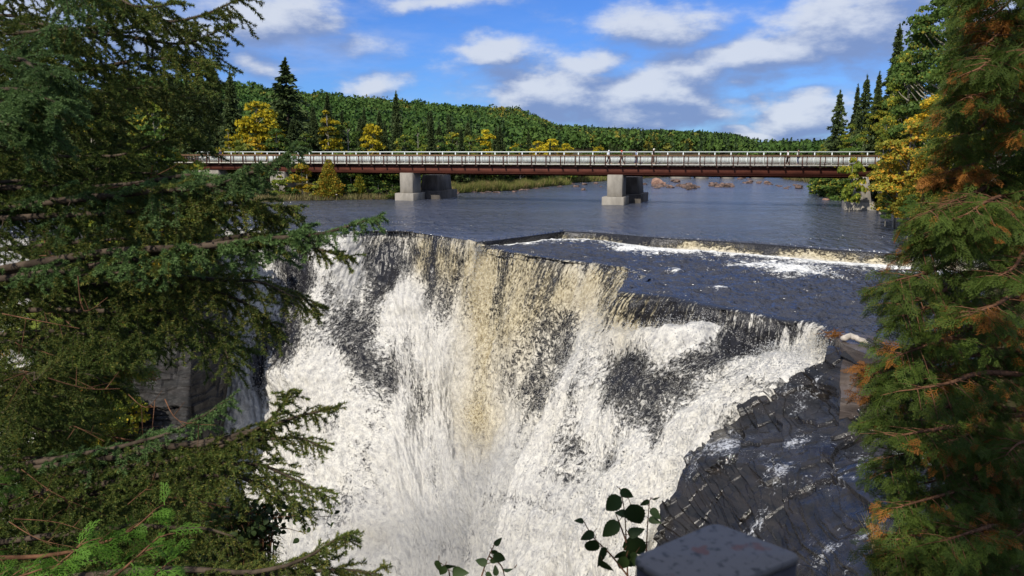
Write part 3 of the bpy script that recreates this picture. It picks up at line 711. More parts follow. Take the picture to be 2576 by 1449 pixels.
# drifting mist about the foot of the falls
mm, nm, om = mat('mist'); vv = nm.new('ShaderNodeVolumePrincipled', ins={'Color': (.95, .96, .98, 1), 'Density': .035, 'Anisotropy': .2}); nm.l.new(vv.outputs[0], om.inputs['Volume']); M['mist'] = mm
import bmesh
bm = bmesh.new(); bmesh.ops.create_icosphere(bm, subdivisions=4, radius=1.0)
PS = np.array([v.co[:] for v in bm.verts]); FS = np.array([[v.index for v in f.verts] for f in bm.faces]); bm.free()
mv, mf = [], []
for i, (x, y, Y, r1, r2_) in enumerate([(1210, 1330, 38, 6.5, 5.5), (1020, 1470, 38, 7, 5), (1420, 1420, 30.5, 4.5, 3.5)]):
    c = np.array(at_y(x, y, Y)); q = PS * (1 + .28 * fbm(PS * 1.1 + i * 7, 3)[:, None]) * np.array([r1, r1 * .8, r2_]) + c
    mv.append(q); mf.append(FS + i * len(PS))
for i in range(3):
    o = mesh('mist', mv[i], FS, M['mist'], smooth=True); tag(o, 'pale mist drifting over the foot of the falls', kind='stuff')
# ------------------------------------------------------------------ vegetation builders
def quads(P, A, B):
    """one quad per point: P centre, A half length vector, B half width vector; slightly lens-shaped"""
    n = len(P)
    V = np.stack([P - A, P + B * 1.0 - A * .05, P + A, P - B * 1.0 - A * .05], 1).reshape(-1, 3)
    return V, np.arange(n * 4).reshape(n, 4)
def rdir(r, n):
    a = r.normal(size=(n, 3)); return a / (np.linalg.norm(a, axis=1, keepdims=True) + 1e-9)

def spruce_mesh(name, h, R, seed, m, leaf=.30, n=6500, ragged=.3, low=.05, sparse=0):
    """returns crown mesh and trunk mesh data, unit height = h metres"""
    r = np.random.default_rng(seed)
    t = r.random(n * 2) ** .8; t = t[:n]                       # 0 top .. 1 bottom
    nl = int(h / .55); lay = np.ceil(t * nl) / nl               # tiers
    zl = lay * (1 - low)
    pw = .80 + .2 * (seed % 3)
    lay_j = 1 + ragged * (r.random(nl + 2) - .5)
    Rl = R * (zl ** pw) * lay_j[np.clip((lay * nl).astype(int), 0, nl)] + .12
    nb = 9
    br = r.integers(0, nb, n); boff = r.random(nl + 2) * 6.28
    li = np.clip((lay * nl).astype(int), 0, nl)
    blen = 1 + ragged * 1.3 * (_T[(li * 31 + br * 7 + seed * 101) & 65535] - .5)
    if sparse: keepb = _T[(li * 57 + br * 13 + seed * 77) & 65535] > sparse
    else: keepb = np.ones(n, bool)
    an = br * 2 * math.pi / nb + boff[li] + r.normal(0, .17, n)
    k = r.random(n) ** .55
    rad = Rl * blen * k
    z = h * (1 - zl) - rad * (.42 - .16 * k) + r.normal(0, .10, n) - r.random(n) * .28 * k
    P = np.stack([np.cos(an) * rad, np.sin(an) * rad, z], 1)[keepb]
    an = an[keepb]; N_ = len(P)
    d = np.stack([np.cos(an), np.sin(an), -.25 + 0 * an], 1) + r.normal(0, .45, (N_, 3)); d /= np.linalg.norm(d, axis=1, keepdims=True)
    s = np.cross(d, rdir(r, N_)); s /= np.linalg.norm(s, axis=1, keepdims=True) + 1e-9
    ls = leaf * r.uniform(.6, 1.3, (N_, 1))
    V, Fq = quads(P, d * ls, s * ls * .42)
    # leader shoots
    q = np.stack([r.normal(0, .05, 60), r.normal(0, .05, 60), h + .2 - r.random(60) * h * .07], 1)
    V2, F2 = quads(q, np.tile([0, 0, leaf * .7], (60, 1)) + r.normal(0, .1, (60, 3)), rdir(r, 60) * leaf * .25)
    V = np.concatenate([V, V2]); Fq = np.concatenate([Fq, F2 + N_ * 4])
    o = mesh('crown', V, Fq, m); crown = o
    b = MB(); b.tube([(0, 0, -1.5), (0, 0, h * .3), (0, 0, h * .97)], [h * .016, h * .012, .03], 6)
    tr = b.build('trunk', M['bark'])
    return crown, tr

def leafy_mesh(name, h, R, seed, m, leaf=.30, n=5000, low=.25, clumps=38, bark='birch', slim=1.0, top=.5):
    r = np.random.default_rng(seed)
    cz = h * (low + (1 - low) * (.06 + .88 * r.random(clumps)))
    tz = (cz / h - low) / (1 - low)
    prof = np.sin(np.clip(tz * (1 - top * .25) + .12, 0, 1) * math.pi) ** .65
    an = r.random(clumps) * 6.283; rr = R * prof * np.sqrt(r.uniform(.12, 1, clumps)) * .85
    C_ = np.stack([np.cos(an) * rr, np.sin(an) * rr, cz], 1)
    C_[0] = (0, 0, h * .95)
    cs = R * r.uniform(.20, .42, clumps) * (.55 + .45 * prof)
    w = cs ** 2 / np.sum(cs ** 2); idx = r.choice(clumps, n, p=w)
    d = rdir(r, n); d[:, 2] = np.abs(d[:, 2]) * .75 - .25
    P = C_[idx] + d * cs[idx][:, None] * (r.random((n, 1)) ** .28) * np.array([1, 1, .75])
    P += r.normal(0, .05, (n, 3))
    a = rdir(r, n); a[:, 2] -= .2; b_ = np.cross(a, d + rdir(r, n) * .6); b_ /= np.linalg.norm(b_, axis=1, keepdims=True) + 1e-9
    ls = leaf * r.uniform(.55, 1.25, (n, 1))
    V, Fq = quads(P, a * ls * .62, b_ * ls * .46)
    crown = mesh('crown', V, Fq, m)
    b = MB(); lean = r.normal(0, .02 * h, 2)
    tp = [(0, 0, -1.5), (lean[0] * .3, lean[1] * .3, h * .3), (lean[0], lean[1], h * .62), (0, 0, h * .92)]
    tr_ = h * .013; b.tube(tp, [tr_ * 1.4, tr_, tr_ * .65, .02], 6)
    for i in range(0, clumps, 2):
        z0 = max(h * .12, C_[i][2] - rr[i] * .9 - .3); f = z0 / h
        s0 = np.array([lean[0] * min(1, f * 1.6), lean[1] * min(1, f * 1.6), z0])
        mid = (s0 + C_[i]) / 2 + np.array([0, 0, -.12 * rr[i]])
        b.tube([s0, mid, C_[i]], [tr_ * .42, tr_ * .26, .012], 4)
    tr = b.build('trunk', M[bark])
    return crown, tr

def conebush_mesh(name, h, R, seed, m, leaf=.2, n=5200, low=.03):
    """a white-cedar like dense cone of upright sprays"""
    r = np.random.default_rng(seed)
    z = h * (low + (1 - low) * (1 - np.sqrt(r.random(n) * .98 + .001)) ** .9)
    k = z / h; an = r.random(n) * 6.283
    lump = 1 + .30 * vnoise(np.stack([np.cos(an) * 1.6, np.sin(an) * 1.6, z * 1.1], 1) + seed) + .15 * vnoise(np.stack([np.cos(an) * 4, np.sin(an) * 4, z * 3], 1) + seed)
    rad = R * (np.clip(1 - k, 0, 1) ** .8 * .95 + .04) * np.clip(k * 9 + .5, 0, 1) * lump * (r.random(n) ** .22)
    P = np.stack([np.cos(an) * rad, np.sin(an) * rad, z + .12 * rad], 1)
    d = np.stack([np.cos(an) * .8, np.sin(an) * .8, .6 + 0 * an], 1) + r.normal(0, .5, (n, 3)); d /= np.linalg.norm(d, axis=1, keepdims=True)
    s = np.cross(d, rdir(r, n)); s /= np.linalg.norm(s, axis=1, keepdims=True) + 1e-9
    ls = leaf * r.uniform(.6, 1.3, (n, 1))
    V, Fq = quads(P, d * ls * .8, s * ls * .38)
    crown = mesh('crown', V, Fq, m)
    b = MB(); b.tube([(0, 0, -1), (0, 0, h * .9)], [h * .014, .02], 6)
    return crown, b.build('trunk', M['bark_r'])

LIB = {}
def reg(key, fn, *a, **k):
    c, t = fn(key, *a, **k)
    for o in (c, t): COL.objects.unlink(o)
    LIB[key] = (c, t, a[0])
for i, (R, ragd, spr) in enumerate([(3.0, .35, 0), (2.5, .5, .12), (3.6, .3, 0), (2.2, .6, .25)]):
    reg('spruce%d' % i, spruce_mesh, 16.0, R, 40 + i, M['spruce_far'], leaf=.34, n=7000, ragged=ragd, sparse=spr)
reg('tallspruce', spruce_mesh, 22.0, 5.0, 61, M['spruce_far'], leaf=.40, n=9000, ragged=.8, sparse=.3)
reg('bigspruce', spruce_mesh, 16.0, 4.6, 66, M['spruce_far'], leaf=.36, n=11000, ragged=.35)
for i in range(3): reg('green%d' % i, leafy_mesh, 11.0, 2.9, 80 + i, M['green'], leaf=.34, n=4200)
for i in range(2): reg('ygreen%d' % i, leafy_mesh, 9.0, 2.6, 90 + i, M['ygreen'], leaf=.32, n=4000)
for i in range(2): reg('yellow%d' % i, leafy_mesh, 9.0, 2.7, 100 + i, M['yellow'], leaf=.32, n=3600, clumps=44)
reg('thinyellow', leafy_mesh, 10.0, 1.8, 110, M['yellow'], leaf=.30, n=1500, clumps=26, low=.15)
for i in range(2): reg('orange%d' % i, leafy_mesh, 5.0, 2.0, 115 + i, M['orange'], leaf=.28, n=2600, low=.06, clumps=24)
for i in range(3): reg('bush%d' % i, leafy_mesh, 3.4, 2.3, 120 + i, M['green'], leaf=.26, n=2600, low=.02, clumps=24, top=1.6)
reg('ybush', leafy_mesh, 3.4, 2.0, 125, M['ygreen'], leaf=.24, n=2600, low=.02, clumps=24, top=1.6)
reg('conecedar', conebush_mesh, 6.4, 2.5, 130, M['rusty'], leaf=.24, n=6500)
reg('conegreen', conebush_mesh, 4.0, 1.4, 131, M['ygreen'], leaf=.20, n=2600)
# denser ones for the right bank, 40-80 m away
reg('r_spruce', spruce_mesh, 18.0, 3.0, 140, M['spruce_far'], leaf=.28, n=14000, ragged=.55, sparse=.12)
reg('r_spruce2', spruce_mesh, 18.0, 2.5, 141, M['spruce_far'], leaf=.26, n=12000, ragged=.7, sparse=.22)
reg('r_poplar', leafy_mesh, 20.0, 4.2, 142, M['green'], leaf=.26, n=15000, low=.12, clumps=80)
reg('r_poplar2', leafy_mesh, 18.0, 3.4, 143, M['ygreen'], leaf=.24, n=12000, low=.10, clumps=70)
reg('r_rusty', conebush_mesh, 10.0, 3.2, 144, M['rusty'], leaf=.20, n=14000)
reg('r_rusty2', leafy_mesh, 11.0, 3.0, 145, M['orange'], leaf=.20, n=9000, low=.08, clumps=60)
reg('r_rusty3', leafy_mesh, 8.0, 2.6, 146, M['rusty'], leaf=.18, n=10000, low=.03, clumps=60)
reg('r_green', leafy_mesh, 9.0, 3.0, 147, M['green'], leaf=.18, n=10000, low=.03, clumps=60)

def place(key, x, y, z, h, rz, label, cat, name, group=None, wide=1.0, own=None, color=None):
    c, t, H = LIB[key]; s = h / H
    r_ = thing(name, label, cat, (x, y, z), rz, group)
    for src in (c, t):
        o = src.copy(); o.name = src.data.name.split('.')[0]; COL.objects.link(o); o.parent = r_; o.scale = (s * wide, s * wide, s)
    return r_
def tree_at(key, xD, topD, Y, label, cat='tree', name='tree', group=None, wide=1.0, base=None, rz=None):
    a, b = ray(xD, topD); X = float(a) * Y; zt = EYE + float(b) * Y
    a2, _ = ray(xD, 400); X = float(a2) * Y
    z0 = gz(X, Y) if base is None else base
    z0 = max(z0, -.5)
    h = max(1.0, zt - z0)
    return place(key, X, Y, z0 - .15, h, random.random() * 6.28 if rz is None else rz, label, cat, name, group, wide)

# ---- the named trees of the left bank
tree_at('tallspruce', 729, 146, 128, 'tallest spruce on the left bank, ragged dark top standing clear against the sky', 'spruce', 'spruce_tree', wide=1.5)
tree_at('spruce0', 591, 182, 127, 'pointed dark spruce left of the round yellow tree behind the bridge', 'spruce', 'spruce_tree', wide=1.0)
tree_at('spruce2', 545, 148, 132, 'right one of two tall spruces topping the left forest beside the near branches', 'spruce', 'spruce_tree', wide=.8)
tree_at('spruce1', 516, 146, 134, 'left one of two tall spruces topping the left forest, half behind near branches', 'spruce', 'spruce_tree', wide=.9)
tree_at('bigspruce', 490, 215, 116, 'broad sunlit spruce with layered boughs right behind the left end of the bridge', 'spruce', 'spruce_tree', wide=1.0)
tree_at('yellow0', 652, 250, 122, 'big round bright yellow tree behind the left part of the bridge', 'tree', 'yellow_tree', wide=1.0)
tree_at('thinyellow', 577, 318, 117, 'thin sparse yellow tree with a pale stem above the bridge rail', 'tree', 'yellow_tree', wide=.8)
tree_at('orange0', 640, 346, 116, 'low orange yellow bush just behind the rail under the big yellow tree', 'bush', 'orange_bush', wide=1.0)
tree_at('ybush', 602, 352, 115, 'small yellow green bush left of the orange bush by the rail', 'bush', 'leafy_bush')
tree_at('spruce1', 829, 233, 132, 'brownish pointed spruce above the narrow yellow tree', 'spruce', 'spruce_tree')
tree_at('thinyellow', 825, 270, 122, 'narrow yellow tree with bare lower branches, second yellow tree from the left', 'tree', 'yellow_tree', wide=1.15)
tree_at('yellow1', 938, 306, 120, 'small golden tree alone among dark spruces behind mid bridge', 'tree', 'yellow_tree', wide=.85)
tree_at('spruce3', 1000, 230, 190, 'thin dark spruce spire sticking up above the ridge line', 'spruce', 'spruce_tree')
tree_at('spruce3', 1086, 278, 170, 'dark spruce spire right of the ridge top spire, lower', 'spruce', 'spruce_tree')
tree_at('yellow0', 1224, 322, 150, 'yellow green round tree above the bridge between the two tall piers', 'tree', 'yellow_tree', wide=.8)
tree_at('ygreen1', 1020, 336, 128, 'light green round tree beside the golden tree', 'tree', 'green_tree')
tree_at('green0', 1150, 342, 140, 'mid green round tree above the tall left pier', 'tree', 'green_tree')
tree_at('bigspruce', 740, 300, 121, 'wide grey green spruce at the foot of the tallest spruce', 'spruce', 'spruce_tree')
for xd, tp, Y, lb in [(1300, 356, 175, 'small golden tree left of the pair over the second pier'), (1352, 352, 178, 'golden tree next to the tallest yellow clump right of centre'),
                      (1392, 346, 176, 'brightest golden tree behind the bridge right of centre'), (1426, 358, 180, 'low golden tree behind the bridge at the end of the yellow clump'), (1508, 366, 185, 'small golden tree just left of the walker in white')]:
    tree_at('yellow%d' % (xd % 2), xd, tp, Y, lb, 'tree', 'yellow_tree', wide=1.1)
for xd, tp, Y, k, lb in [(876, 300, 124, 'green1', 'dark green leafy tree between the narrow yellow tree and the golden one'), (770, 330, 119, 'green2', 'dense dark green leafy tree right of the tallest spruce'),
                      (1070, 360, 125, 'ygreen0', 'small yellow green tree over the rail left of the first pier'), (700, 320, 118, 'green0', 'green leafy tree between the big yellow tree and the tallest spruce')]:
    tree_at(k, xd, tp, Y, lb, 'tree', 'green_tree')
# ---- the rest of that stand
r3 = np.random.default_rng(5)
TX = [300, 450, 600, 700, 860, 1000, 1200, 1400, 1600, 1900, 2060]; TY = [170, 190, 250, 262, 272, 280, 302, 345, 358, 372, 380]
cnt = 0
for i in range(150):
    xd = r3.uniform(380, 1960); Y = r3.uniform(116, 235)
    a = (xd - 1288) / 1960
    if float(seg_dist(np.array([a * Y]), np.array([Y]), RIVER)[0]) < 1.5: continue
    tp = np.interp(xd, TX, TY) + abs(r3.normal(0, 26)) + (235 - Y) * .10 + (14 if Y < 135 else 0)
    tp = min(tp, 372)
    kind = r3.choice(['spruce0', 'spruce1', 'spruce2', 'spruce3', 'green0', 'green1', 'green2', 'ygreen0', 'ygreen1'], p=[.16, .15, .13, .14, .12, .1, .1, .06, .04])
    if kind.startswith('spruce'): tree_at(kind, xd, tp - 10, Y, 'dark green pointed spruce in the dense stand behind the bridge', 'spruce', 'spruce_tree', 'spruces of the stand behind the bridge')
    elif kind.startswith('green'): tree_at(kind, xd, tp + 12, Y, 'mid green leafy tree in the dense stand behind the bridge', 'tree', 'green_tree', 'green leafy trees of the stand behind the bridge')
    else: tree_at(kind, xd, tp + 22, Y, 'light yellow green leafy tree in the stand behind the bridge', 'tree', 'yellow_green_tree', 'yellow green trees of the stand behind the bridge')
    cnt += 1
# leafy edge of the forest along the far shore and the left bank
for i in range(110):
    xd = r3.uniform(860, 1660); t = (xd - 860) / 800
    Y = np.interp(xd, [860, 1000, 1115, 1300, 1400, 1500, 1640], [109, 112, 122, 133, 152, 174, 202]) + r3.uniform(0, 14)
    a = (xd - 1288) / 1960
    if float(seg_dist(np.array([a * Y]), np.array([Y]), RIVER)[0]) < 1.0: continue
    place(r3.choice(['bush0', 'bush1', 'bush2']), a * Y, Y, gz(a * Y, Y) - .1, r3.uniform(2.8, 5.2), r3.random() * 6.28, 'dark green bush on the far shore seen under the bridge', 'bush', 'leafy_bush', 'bushes on the shore under the bridge', wide=1.0)
# spit under the bridge
tree_at('conecedar', 826, 396, 101.2, 'broad rusty green cedar standing in front of the bridge on the grassy spit', 'cedar', 'cedar_tree', wide=1.0)
tree_at('orange1', 756, 408, 101.0, 'small bright yellow tree on the spit left of the rusty cedar', 'tree', 'yellow_tree', wide=.9)
tree_at('conegreen', 903, 430, 103, 'small pointed green conifer on the spit between cedar and pier', 'conifer', 'small_conifer')
for xd, tp, Y, k, lb in [(700, 440, 101, 'ybush', 'yellow green bush on the spit left of the yellow tree'), (790, 455, 101, 'ybush', 'low bush at the foot of the rusty cedar, left side'), (878, 462, 102.5, 'bush1', 'low green bush right of the rusty cedar'),
                         (950, 452, 104, 'bush0', 'dark bush on the spit beside the tall left pier'), (985, 458, 103, 'bush2', 'dark bush just behind the tall left pier'), (735, 470, 100.5, 'bush2', 'low dark bush at the waterline left of the cedar'),
                         (640, 450, 100, 'bush1', 'bush under the left span, right of the small pier'), (420, 330, 100, 'ygreen1', 'yellow green birch at the very left end of the bridge'), (370, 310, 98, 'ygreen0', 'tall yellow green tree left of the bridge end behind near branches'), (455, 395, 101, 'ybush', 'yellow green bush touching the left bridge end')]:
    tree_at(k, xd, tp, Y, lb, 'bush' if 'bush' in k else 'tree', 'leafy_bush' if 'bush' in k else 'green_tree')
for i in range(14):
    xd = r3.uniform(-150, 440); Y = r3.uniform(92, 120)
    tree_at(r3.choice(['spruce0', 'green1', 'ygreen0', 'green2', 'spruce2']), xd, r3.uniform(190, 330), Y, 'tree half hidden behind the near spruce branches on the far left bank', 'tree', 'green_tree', 'trees hidden behind the near branches', base=2.0)

# ---- right bank
RB = [('r_poplar2', 2205, 240, 90, 'yellow green birch just right of the third dark spruce', 'birch', 'birch_tree', .9), ('r_poplar2', 2142, 300, 100, 'round yellow green tree before the second dark spruce, over the rail', 'tree', 'green_tree', 1.1),
 ('r_rusty3', 2290, 290, 60, 'olive tree between the golden cedar and the huge poplar', 'tree', 'green_tree', 1.2),
 ('r_spruce2', 2102, 228, 108, 'leftmost dark spruce of the right bank at the end of the bridge', 'spruce', 'spruce_tree', 1.0),
 ('r_spruce', 2145, 212, 104, 'second dark spruce from the left on the right bank', 'spruce', 'spruce_tree', .8),
 ('r_spruce2', 2166, 190, 98, 'third dark spruce on the right bank, taller than the two left of it', 'spruce', 'spruce_tree', .9),
 ('r_spruce', 2196, 180, 93, 'bushy dark spruce behind the yellow green birch', 'spruce', 'spruce_tree', .9),
 ('r_spruce', 2236, 62, 90, 'tallest spruce on the right bank with a yellowish birch beside it', 'spruce', 'spruce_tree', 1.0),
 ('r_poplar2', 2262, 118, 80, 'yellow green birch leaning over the tallest right bank spruce', 'birch', 'birch_tree', .7),
 ('r_poplar', 2345, -60, 74, 'huge green poplar filling the top right of the bank', 'poplar', 'poplar_tree', 1.0),
 ('r_poplar', 2440, -90, 66, 'green poplar right of the huge one, cut by the frame top', 'poplar', 'poplar_tree', 1.0),
 ('r_poplar2', 2500, 40, 56, 'yellow green tree behind the near cedar at the right edge', 'birch', 'birch_tree', 1.2),
 ('r_poplar', 2290, 60, 82, 'green poplar between the tallest spruce and the huge poplar', 'poplar', 'poplar_tree', .8),
 ('r_poplar2', 2225, 285, 76, 'light green birch above the right end of the bridge', 'birch', 'birch_tree', .8),
 ('r_rusty2', 2345, 225, 62, 'orange tinged tree halfway up the right bank', 'tree', 'orange_tree', .9),
 ('r_rusty2', 2262, 345, 63, 'golden orange cedar beside the right abutment', 'cedar', 'cedar_tree', .95),
 ('r_rusty', 2320, 360, 58, 'rusty cedar right of the golden one', 'cedar', 'cedar_tree', 1.0),
 ('r_rusty3', 2400, 330, 52, 'brownish cedar half hidden by the near cedar', 'cedar', 'cedar_tree', 1.1),
 ('r_rusty3', 2240, 440, 66, 'low rusty shrub at the right abutment foot', 'shrub', 'leafy_bush', .9),
 ('r_green', 2110, 335, 112, 'light green tree in front of the leftmost right bank spruces', 'tree', 'green_tree', 1.2),
 ('r_green', 2170, 330, 96, 'green tree above the end of the bridge rail', 'tree', 'green_tree', 1.1),
 ('r_poplar2', 2072, 352, 118, 'small yellowish tree where the right bank meets the sky', 'tree', 'green_tree', .8),
 ('bush2', 2100, 440, 108, 'dark green shrub under the right end of the bridge', 'shrub', 'leafy_bush', 1.3),
 ('bush0', 2130, 448, 101, 'second dark shrub under the bridge next to the abutment', 'shrub', 'leafy_bush', 1.2),
 ('bush1', 2070, 448, 116, 'yellowish green shrub on the shore left of the right abutment', 'shrub', 'leafy_bush', 1.3),
 ('ybush', 2146, 395, 80.5, 'branchy shrub with yellow leaves in front of the right abutment', 'shrub', 'leafy_bush', .55),
 ('r_green', 2240, 470, 60, 'green shrub overhanging the dark water on the right', 'shrub', 'leafy_bush', .7),
 ('r_green', 2300, 480, 50, 'dark shrub at the water right of the abutment', 'shrub', 'leafy_bush', .8),
 ('r_spruce', 2330, 470, 44, 'small spruce at the water edge on the right', 'spruce', 'spruce_tree', .8),
 ('r_green', 2400, 460, 40, 'shrub behind the near cedar by the river', 'shrub', 'leafy_bush', .9)]
for k, xd, tp, Y, lb, cat, nm, wd in RB:
    tree_at(k, xd, tp, Y, lb, cat, nm, wide=wd, base=(1.0 if Y < 85 else None))
for i in range(16):
    xd = r3.uniform(2180, 2620); Y = r3.uniform(84, 120)
    tree_at(r3.choice(['r_spruce', 'r_poplar', 'r_poplar2']), xd, np.interp(xd, [2180, 2260, 2330, 2620], [230, 150, 60, 0]) + r3.uniform(0, 60), Y, 'tree deep in the tall wood on the right bank', 'tree', 'green_tree', 'trees deep in the right bank wood', base=3)
# ---- shrubs on the island and around the left rim
for i, (xd, yb, Y, hh, k) in enumerate([(250, 600, 50, 4, 'ybush'), (330, 590, 52, 5, 'yellow1'), (420, 600, 51, 5.5, 'ygreen0'), (480, 595, 52, 4, 'ybush'), (300, 680, 49, 3.6, 'ybush'), (380, 690, 49, 3.4, 'orange0'), (450, 680, 50, 3.2, 'ybush'), (230, 760, 48.5, 3.5, 'bush1'),
        (180, 640, 51, 4, 'bush0'), (340, 770, 47.8, 3, 'ybush'), (260, 860, 47, 3, 'ybush'), (190, 960, 46, 3.5, 'bush2'), (420, 780, 48, 2.4, 'bush1'), (300, 1040, 44.5, 3, 'ybush'), (220, 1080, 44, 3, 'ybush'), (510, 610, 53, 2.6, 'ybush')]):
    X, Y_, Z = at_y(xd, yb, Y + 2.8)
    place(k, X, Y_, Z - hh * .45, hh, i, 'yellow green shrub clinging to the dark rock of the island', 'shrub', 'leafy_bush', 'shrubs on the rock island')

# ---- far woods: one mass
r4 = np.random.default_rng(9)
NT_ = 15000
Yt = 195 * (1100 / 195) ** (r4.random(NT_) ** .62)
at_ = r4.uniform(-.50, .46, NT_)
Xt = at_ * Yt
far2 = r4.random(NT_) < .07
Yt[far2] = r4.uniform(1200, 1500, far2.sum()); at_[far2] = r4.uniform(.30, .44, far2.sum()); Xt = at_ * Yt
dr = seg_dist(Xt, Yt, RIVER); ok = (dr > 2) & ~((Yt < 330) & (at_ > .0)); Xt, Yt, far2 = Xt[ok], Yt[ok], far2[ok]
Zt = ground_h(Xt, Yt); n = len(Xt)
con = r4.random(n) < np.interp(vnoise(np.stack([Xt * .012, Yt * .006, 0 * Xt], 1)), [-.5, .5], [.04, .55]) * np.interp(Yt, [200, 450, 700], [1, .4, .08])
H = np.where(con, r4.uniform(8, 12, n), r4.uniform(7.5, 9.5, n)) * np.where(at_[ok] > 0, np.interp(Yt, [330, 600], [.75, 1]), 1); 
H = H * np.where(con, 1, r4.uniform(.62, 1.25, n)); Rr = np.where(con, H * .19, H * .50)
K = 60
d = rdir(r4, n * K).reshape(n, K, 3); d[..., 2] = np.abs(d[..., 2])
uu = r4.random((n, K)) ** 1.3
Pc = np.empty((n, K, 3))
rc = Rr[:, None] * (1 - uu) * (.6 + .5 * r4.random((n, K)))
an = r4.random((n, K)) * 6.283
Pc[..., 0] = np.where(con[:, None], np.cos(an) * rc, d[..., 0] * Rr[:, None] * r4.uniform(.75, 1.05, (n, K)))
Pc[..., 1] = np.where(con[:, None], np.sin(an) * rc, d[..., 1] * Rr[:, None] * r4.uniform(.75, 1.05, (n, K)))
Pc[..., 2] = np.where(con[:, None], H[:, None] * (.15 + .87 * uu), H[:, None] * .52 + d[..., 2] * H[:, None] * .48 * r4.uniform(.8, 1.05, (n, K)))
lowm = (~con[:, None]) & (r4.random((n, K)) < .25); Pc[..., 2] = np.where(lowm, H[:, None] * r4.uniform(.15, .5, (n, K)), Pc[..., 2])
P = (Pc + np.stack([Xt, Yt, Zt - .3], 1)[:, None]).reshape(-1, 3)
a = rdir(r4, n * K); b_ = np.cross(a, rdir(r4, n * K)); b_ /= np.linalg.norm(b_, axis=1, keepdims=True) + 1e-9
ls = np.repeat(np.interp(Yt, [190, 1500], [1.1, 2.3]) * np.where(con, .75, 1), K)[:, None] * r4.uniform(.6, 1.2, (n * K, 1))
V, Fq = quads(P, a * ls * .62, b_ * ls * .5)
# tint per tree
tint = np.repeat(np.clip(.62 * r4.random(n) + .38 * (.5 + .9 * fbm(np.stack([Xt * .02, Yt * .008, 0 * Xt], 1), 3)), 0, 1), K * 4); conA = np.repeat(con.astype(float), K * 4)
m, nn_, out = mat('wood_mass')
at1 = nn_.new('ShaderNodeAttribute', attribute_name='tint').outputs['Fac']; at2 = nn_.new('ShaderNodeAttribute', attribute_name='con').outputs['Fac']
ri_ = nn_.new('ShaderNodeNewGeometry').outputs['Random Per Island']
c1 = nn_.mix(at1, (.030, .078, .016, 1), (.095, .155, .032, 1)); c1 = nn_.mix(nn_.ss(at1, .90, .93), c1, (.20, .18, .03, 1))
c2 = nn_.mix(at1, (.022, .048, .018, 1), (.05, .08, .028, 1))
cc = nn_.mix(at2, c1, c2); cc = nn_.mix(nn_.math('MULTIPLY', ri_, .22), cc, (.02, .035, .01, 1))
b = nn_.new('ShaderNodeBsdfPrincipled', ins={'Base Color': cc, 'Roughness': .7, 'Specular IOR Level': .1}); nn_.l.new(b.outputs[0], out.inputs[0])
o = mesh('forest', V, Fq, m, attrs={'tint': tint, 'con': conA})
tag(o, 'far wooded hillside of mixed green trees', kind='stuff')

# ---- grasses on the spit and shores
def grass(name, label, poly_fn, n, h, m, seed, w=.03):
    r = np.random.default_rng(seed); P = poly_fn(r, n); n = len(P)
    P[:, 2] = ground_h(P[:, 0], P[:, 1]) - .05
    d = r.normal(0, .28, (n, 3)); d[:, 2] = 1; hh = h * r.uniform(.5, 1.25, (n, 1)) * np.clip(1 + .5 * vnoise(P * .5), .4, 1.5)[:, None]
    s = rdir(r, n); s[:, 2] = 0; s *= w
    V = np.stack([P - s, P + s, P + d * hh], 1).reshape(-1, 3)
    o = mesh(name, V, np.arange(n * 3).reshape(n, 3), m); return tag(o, label, kind='stuff')
def band(xa, xb, fy, dy):
    def f(r, n):
        xd = r.uniform(xa, xb, n); Y = fy(xd) + r.uniform(dy[0], dy[1], n)
        P = np.stack([(xd - 1288) / 1960 * Y, Y, 0 * Y], 1)
        return P[seg_dist(P[:, 0], P[:, 1], RIVER) > .15]
    return f
sp = lambda xs_, ys_: (lambda x: np.interp(x, xs_, ys_))
grass('grass', 'dry grass and weeds on the spit in front of the bridge', band(560, 1080, sp([560, 1060], [98, 103]), (-1, 10)), 34000, .65, M['drygrass'], 31, .05)
grass('grass', 'green grass along the shore right of the tall left pier', band(1080, 1420, sp([1060, 1115, 1200, 1300, 1380, 1450], [110, 115, 119, 125, 141, 152]), (-1, 8)), 26000, 1.0, M['grass'], 32, .07)
grass('grass', 'tall yellow green grass on the far shore under mid bridge', band(1380, 1680, sp([1380, 1450, 1520, 1640], [142, 152, 170, 195]), (-2, 22)), 18000, 1.3, M['grass'], 33, .09)
grass('grass', 'dry brown grass on the far right shore', band(1960, 2130, sp([1960, 2130], [180, 105]), (0, 40)), 9000, 1.3, M['drygrass'], 34, .09)
# ------------------------------------------------------------------ the footbridge
BD = np.array([.95, -.3126, 0]); BD /= np.linalg.norm(BD); BN = np.array([-BD[1], BD[0], 0])   # along, away from the viewer
BA = np.array([[BD[0], BD[1], 0], [BN[0], BN[1], 0], [0, 0, 1]])
B0 = np.array([0, 95.5, 0]); ZD = 4.70
def bp(s, off, z): return B0 + BD * s + BN * off + np.array([0, 0, z])
SJ = -33.6                     # joint between the long span and the left approach
S0, S1 = -51.0, 41.5
WID = 3.3
bridge = thing('footbridge', 'long rusty steel footbridge with brown near rail and pale far rail crossing the river', 'bridge', bp(0, 0, ZD))
def bx(b, s0, s1, o0, o1, z0, z1, m=0):
    c = bp((s0 + s1) / 2, (o0 + o1) / 2, (z0 + z1) / 2) - np.array(bp(0, 0, ZD)); b.box(c, ((s1 - s0) / 2, (o1 - o0) / 2, (z1 - z0) / 2), BA, m)
b = MB()
n = int((S1 - S0) / .25)
bx(b, S0, S1, .10, WID - .10, ZD - .07, ZD)
bx(b, S0, S1, -.02, .10, ZD - .11, ZD + .012); bx(b, S0, S1, WID - .10, WID + .02, ZD - .11, ZD + .012)
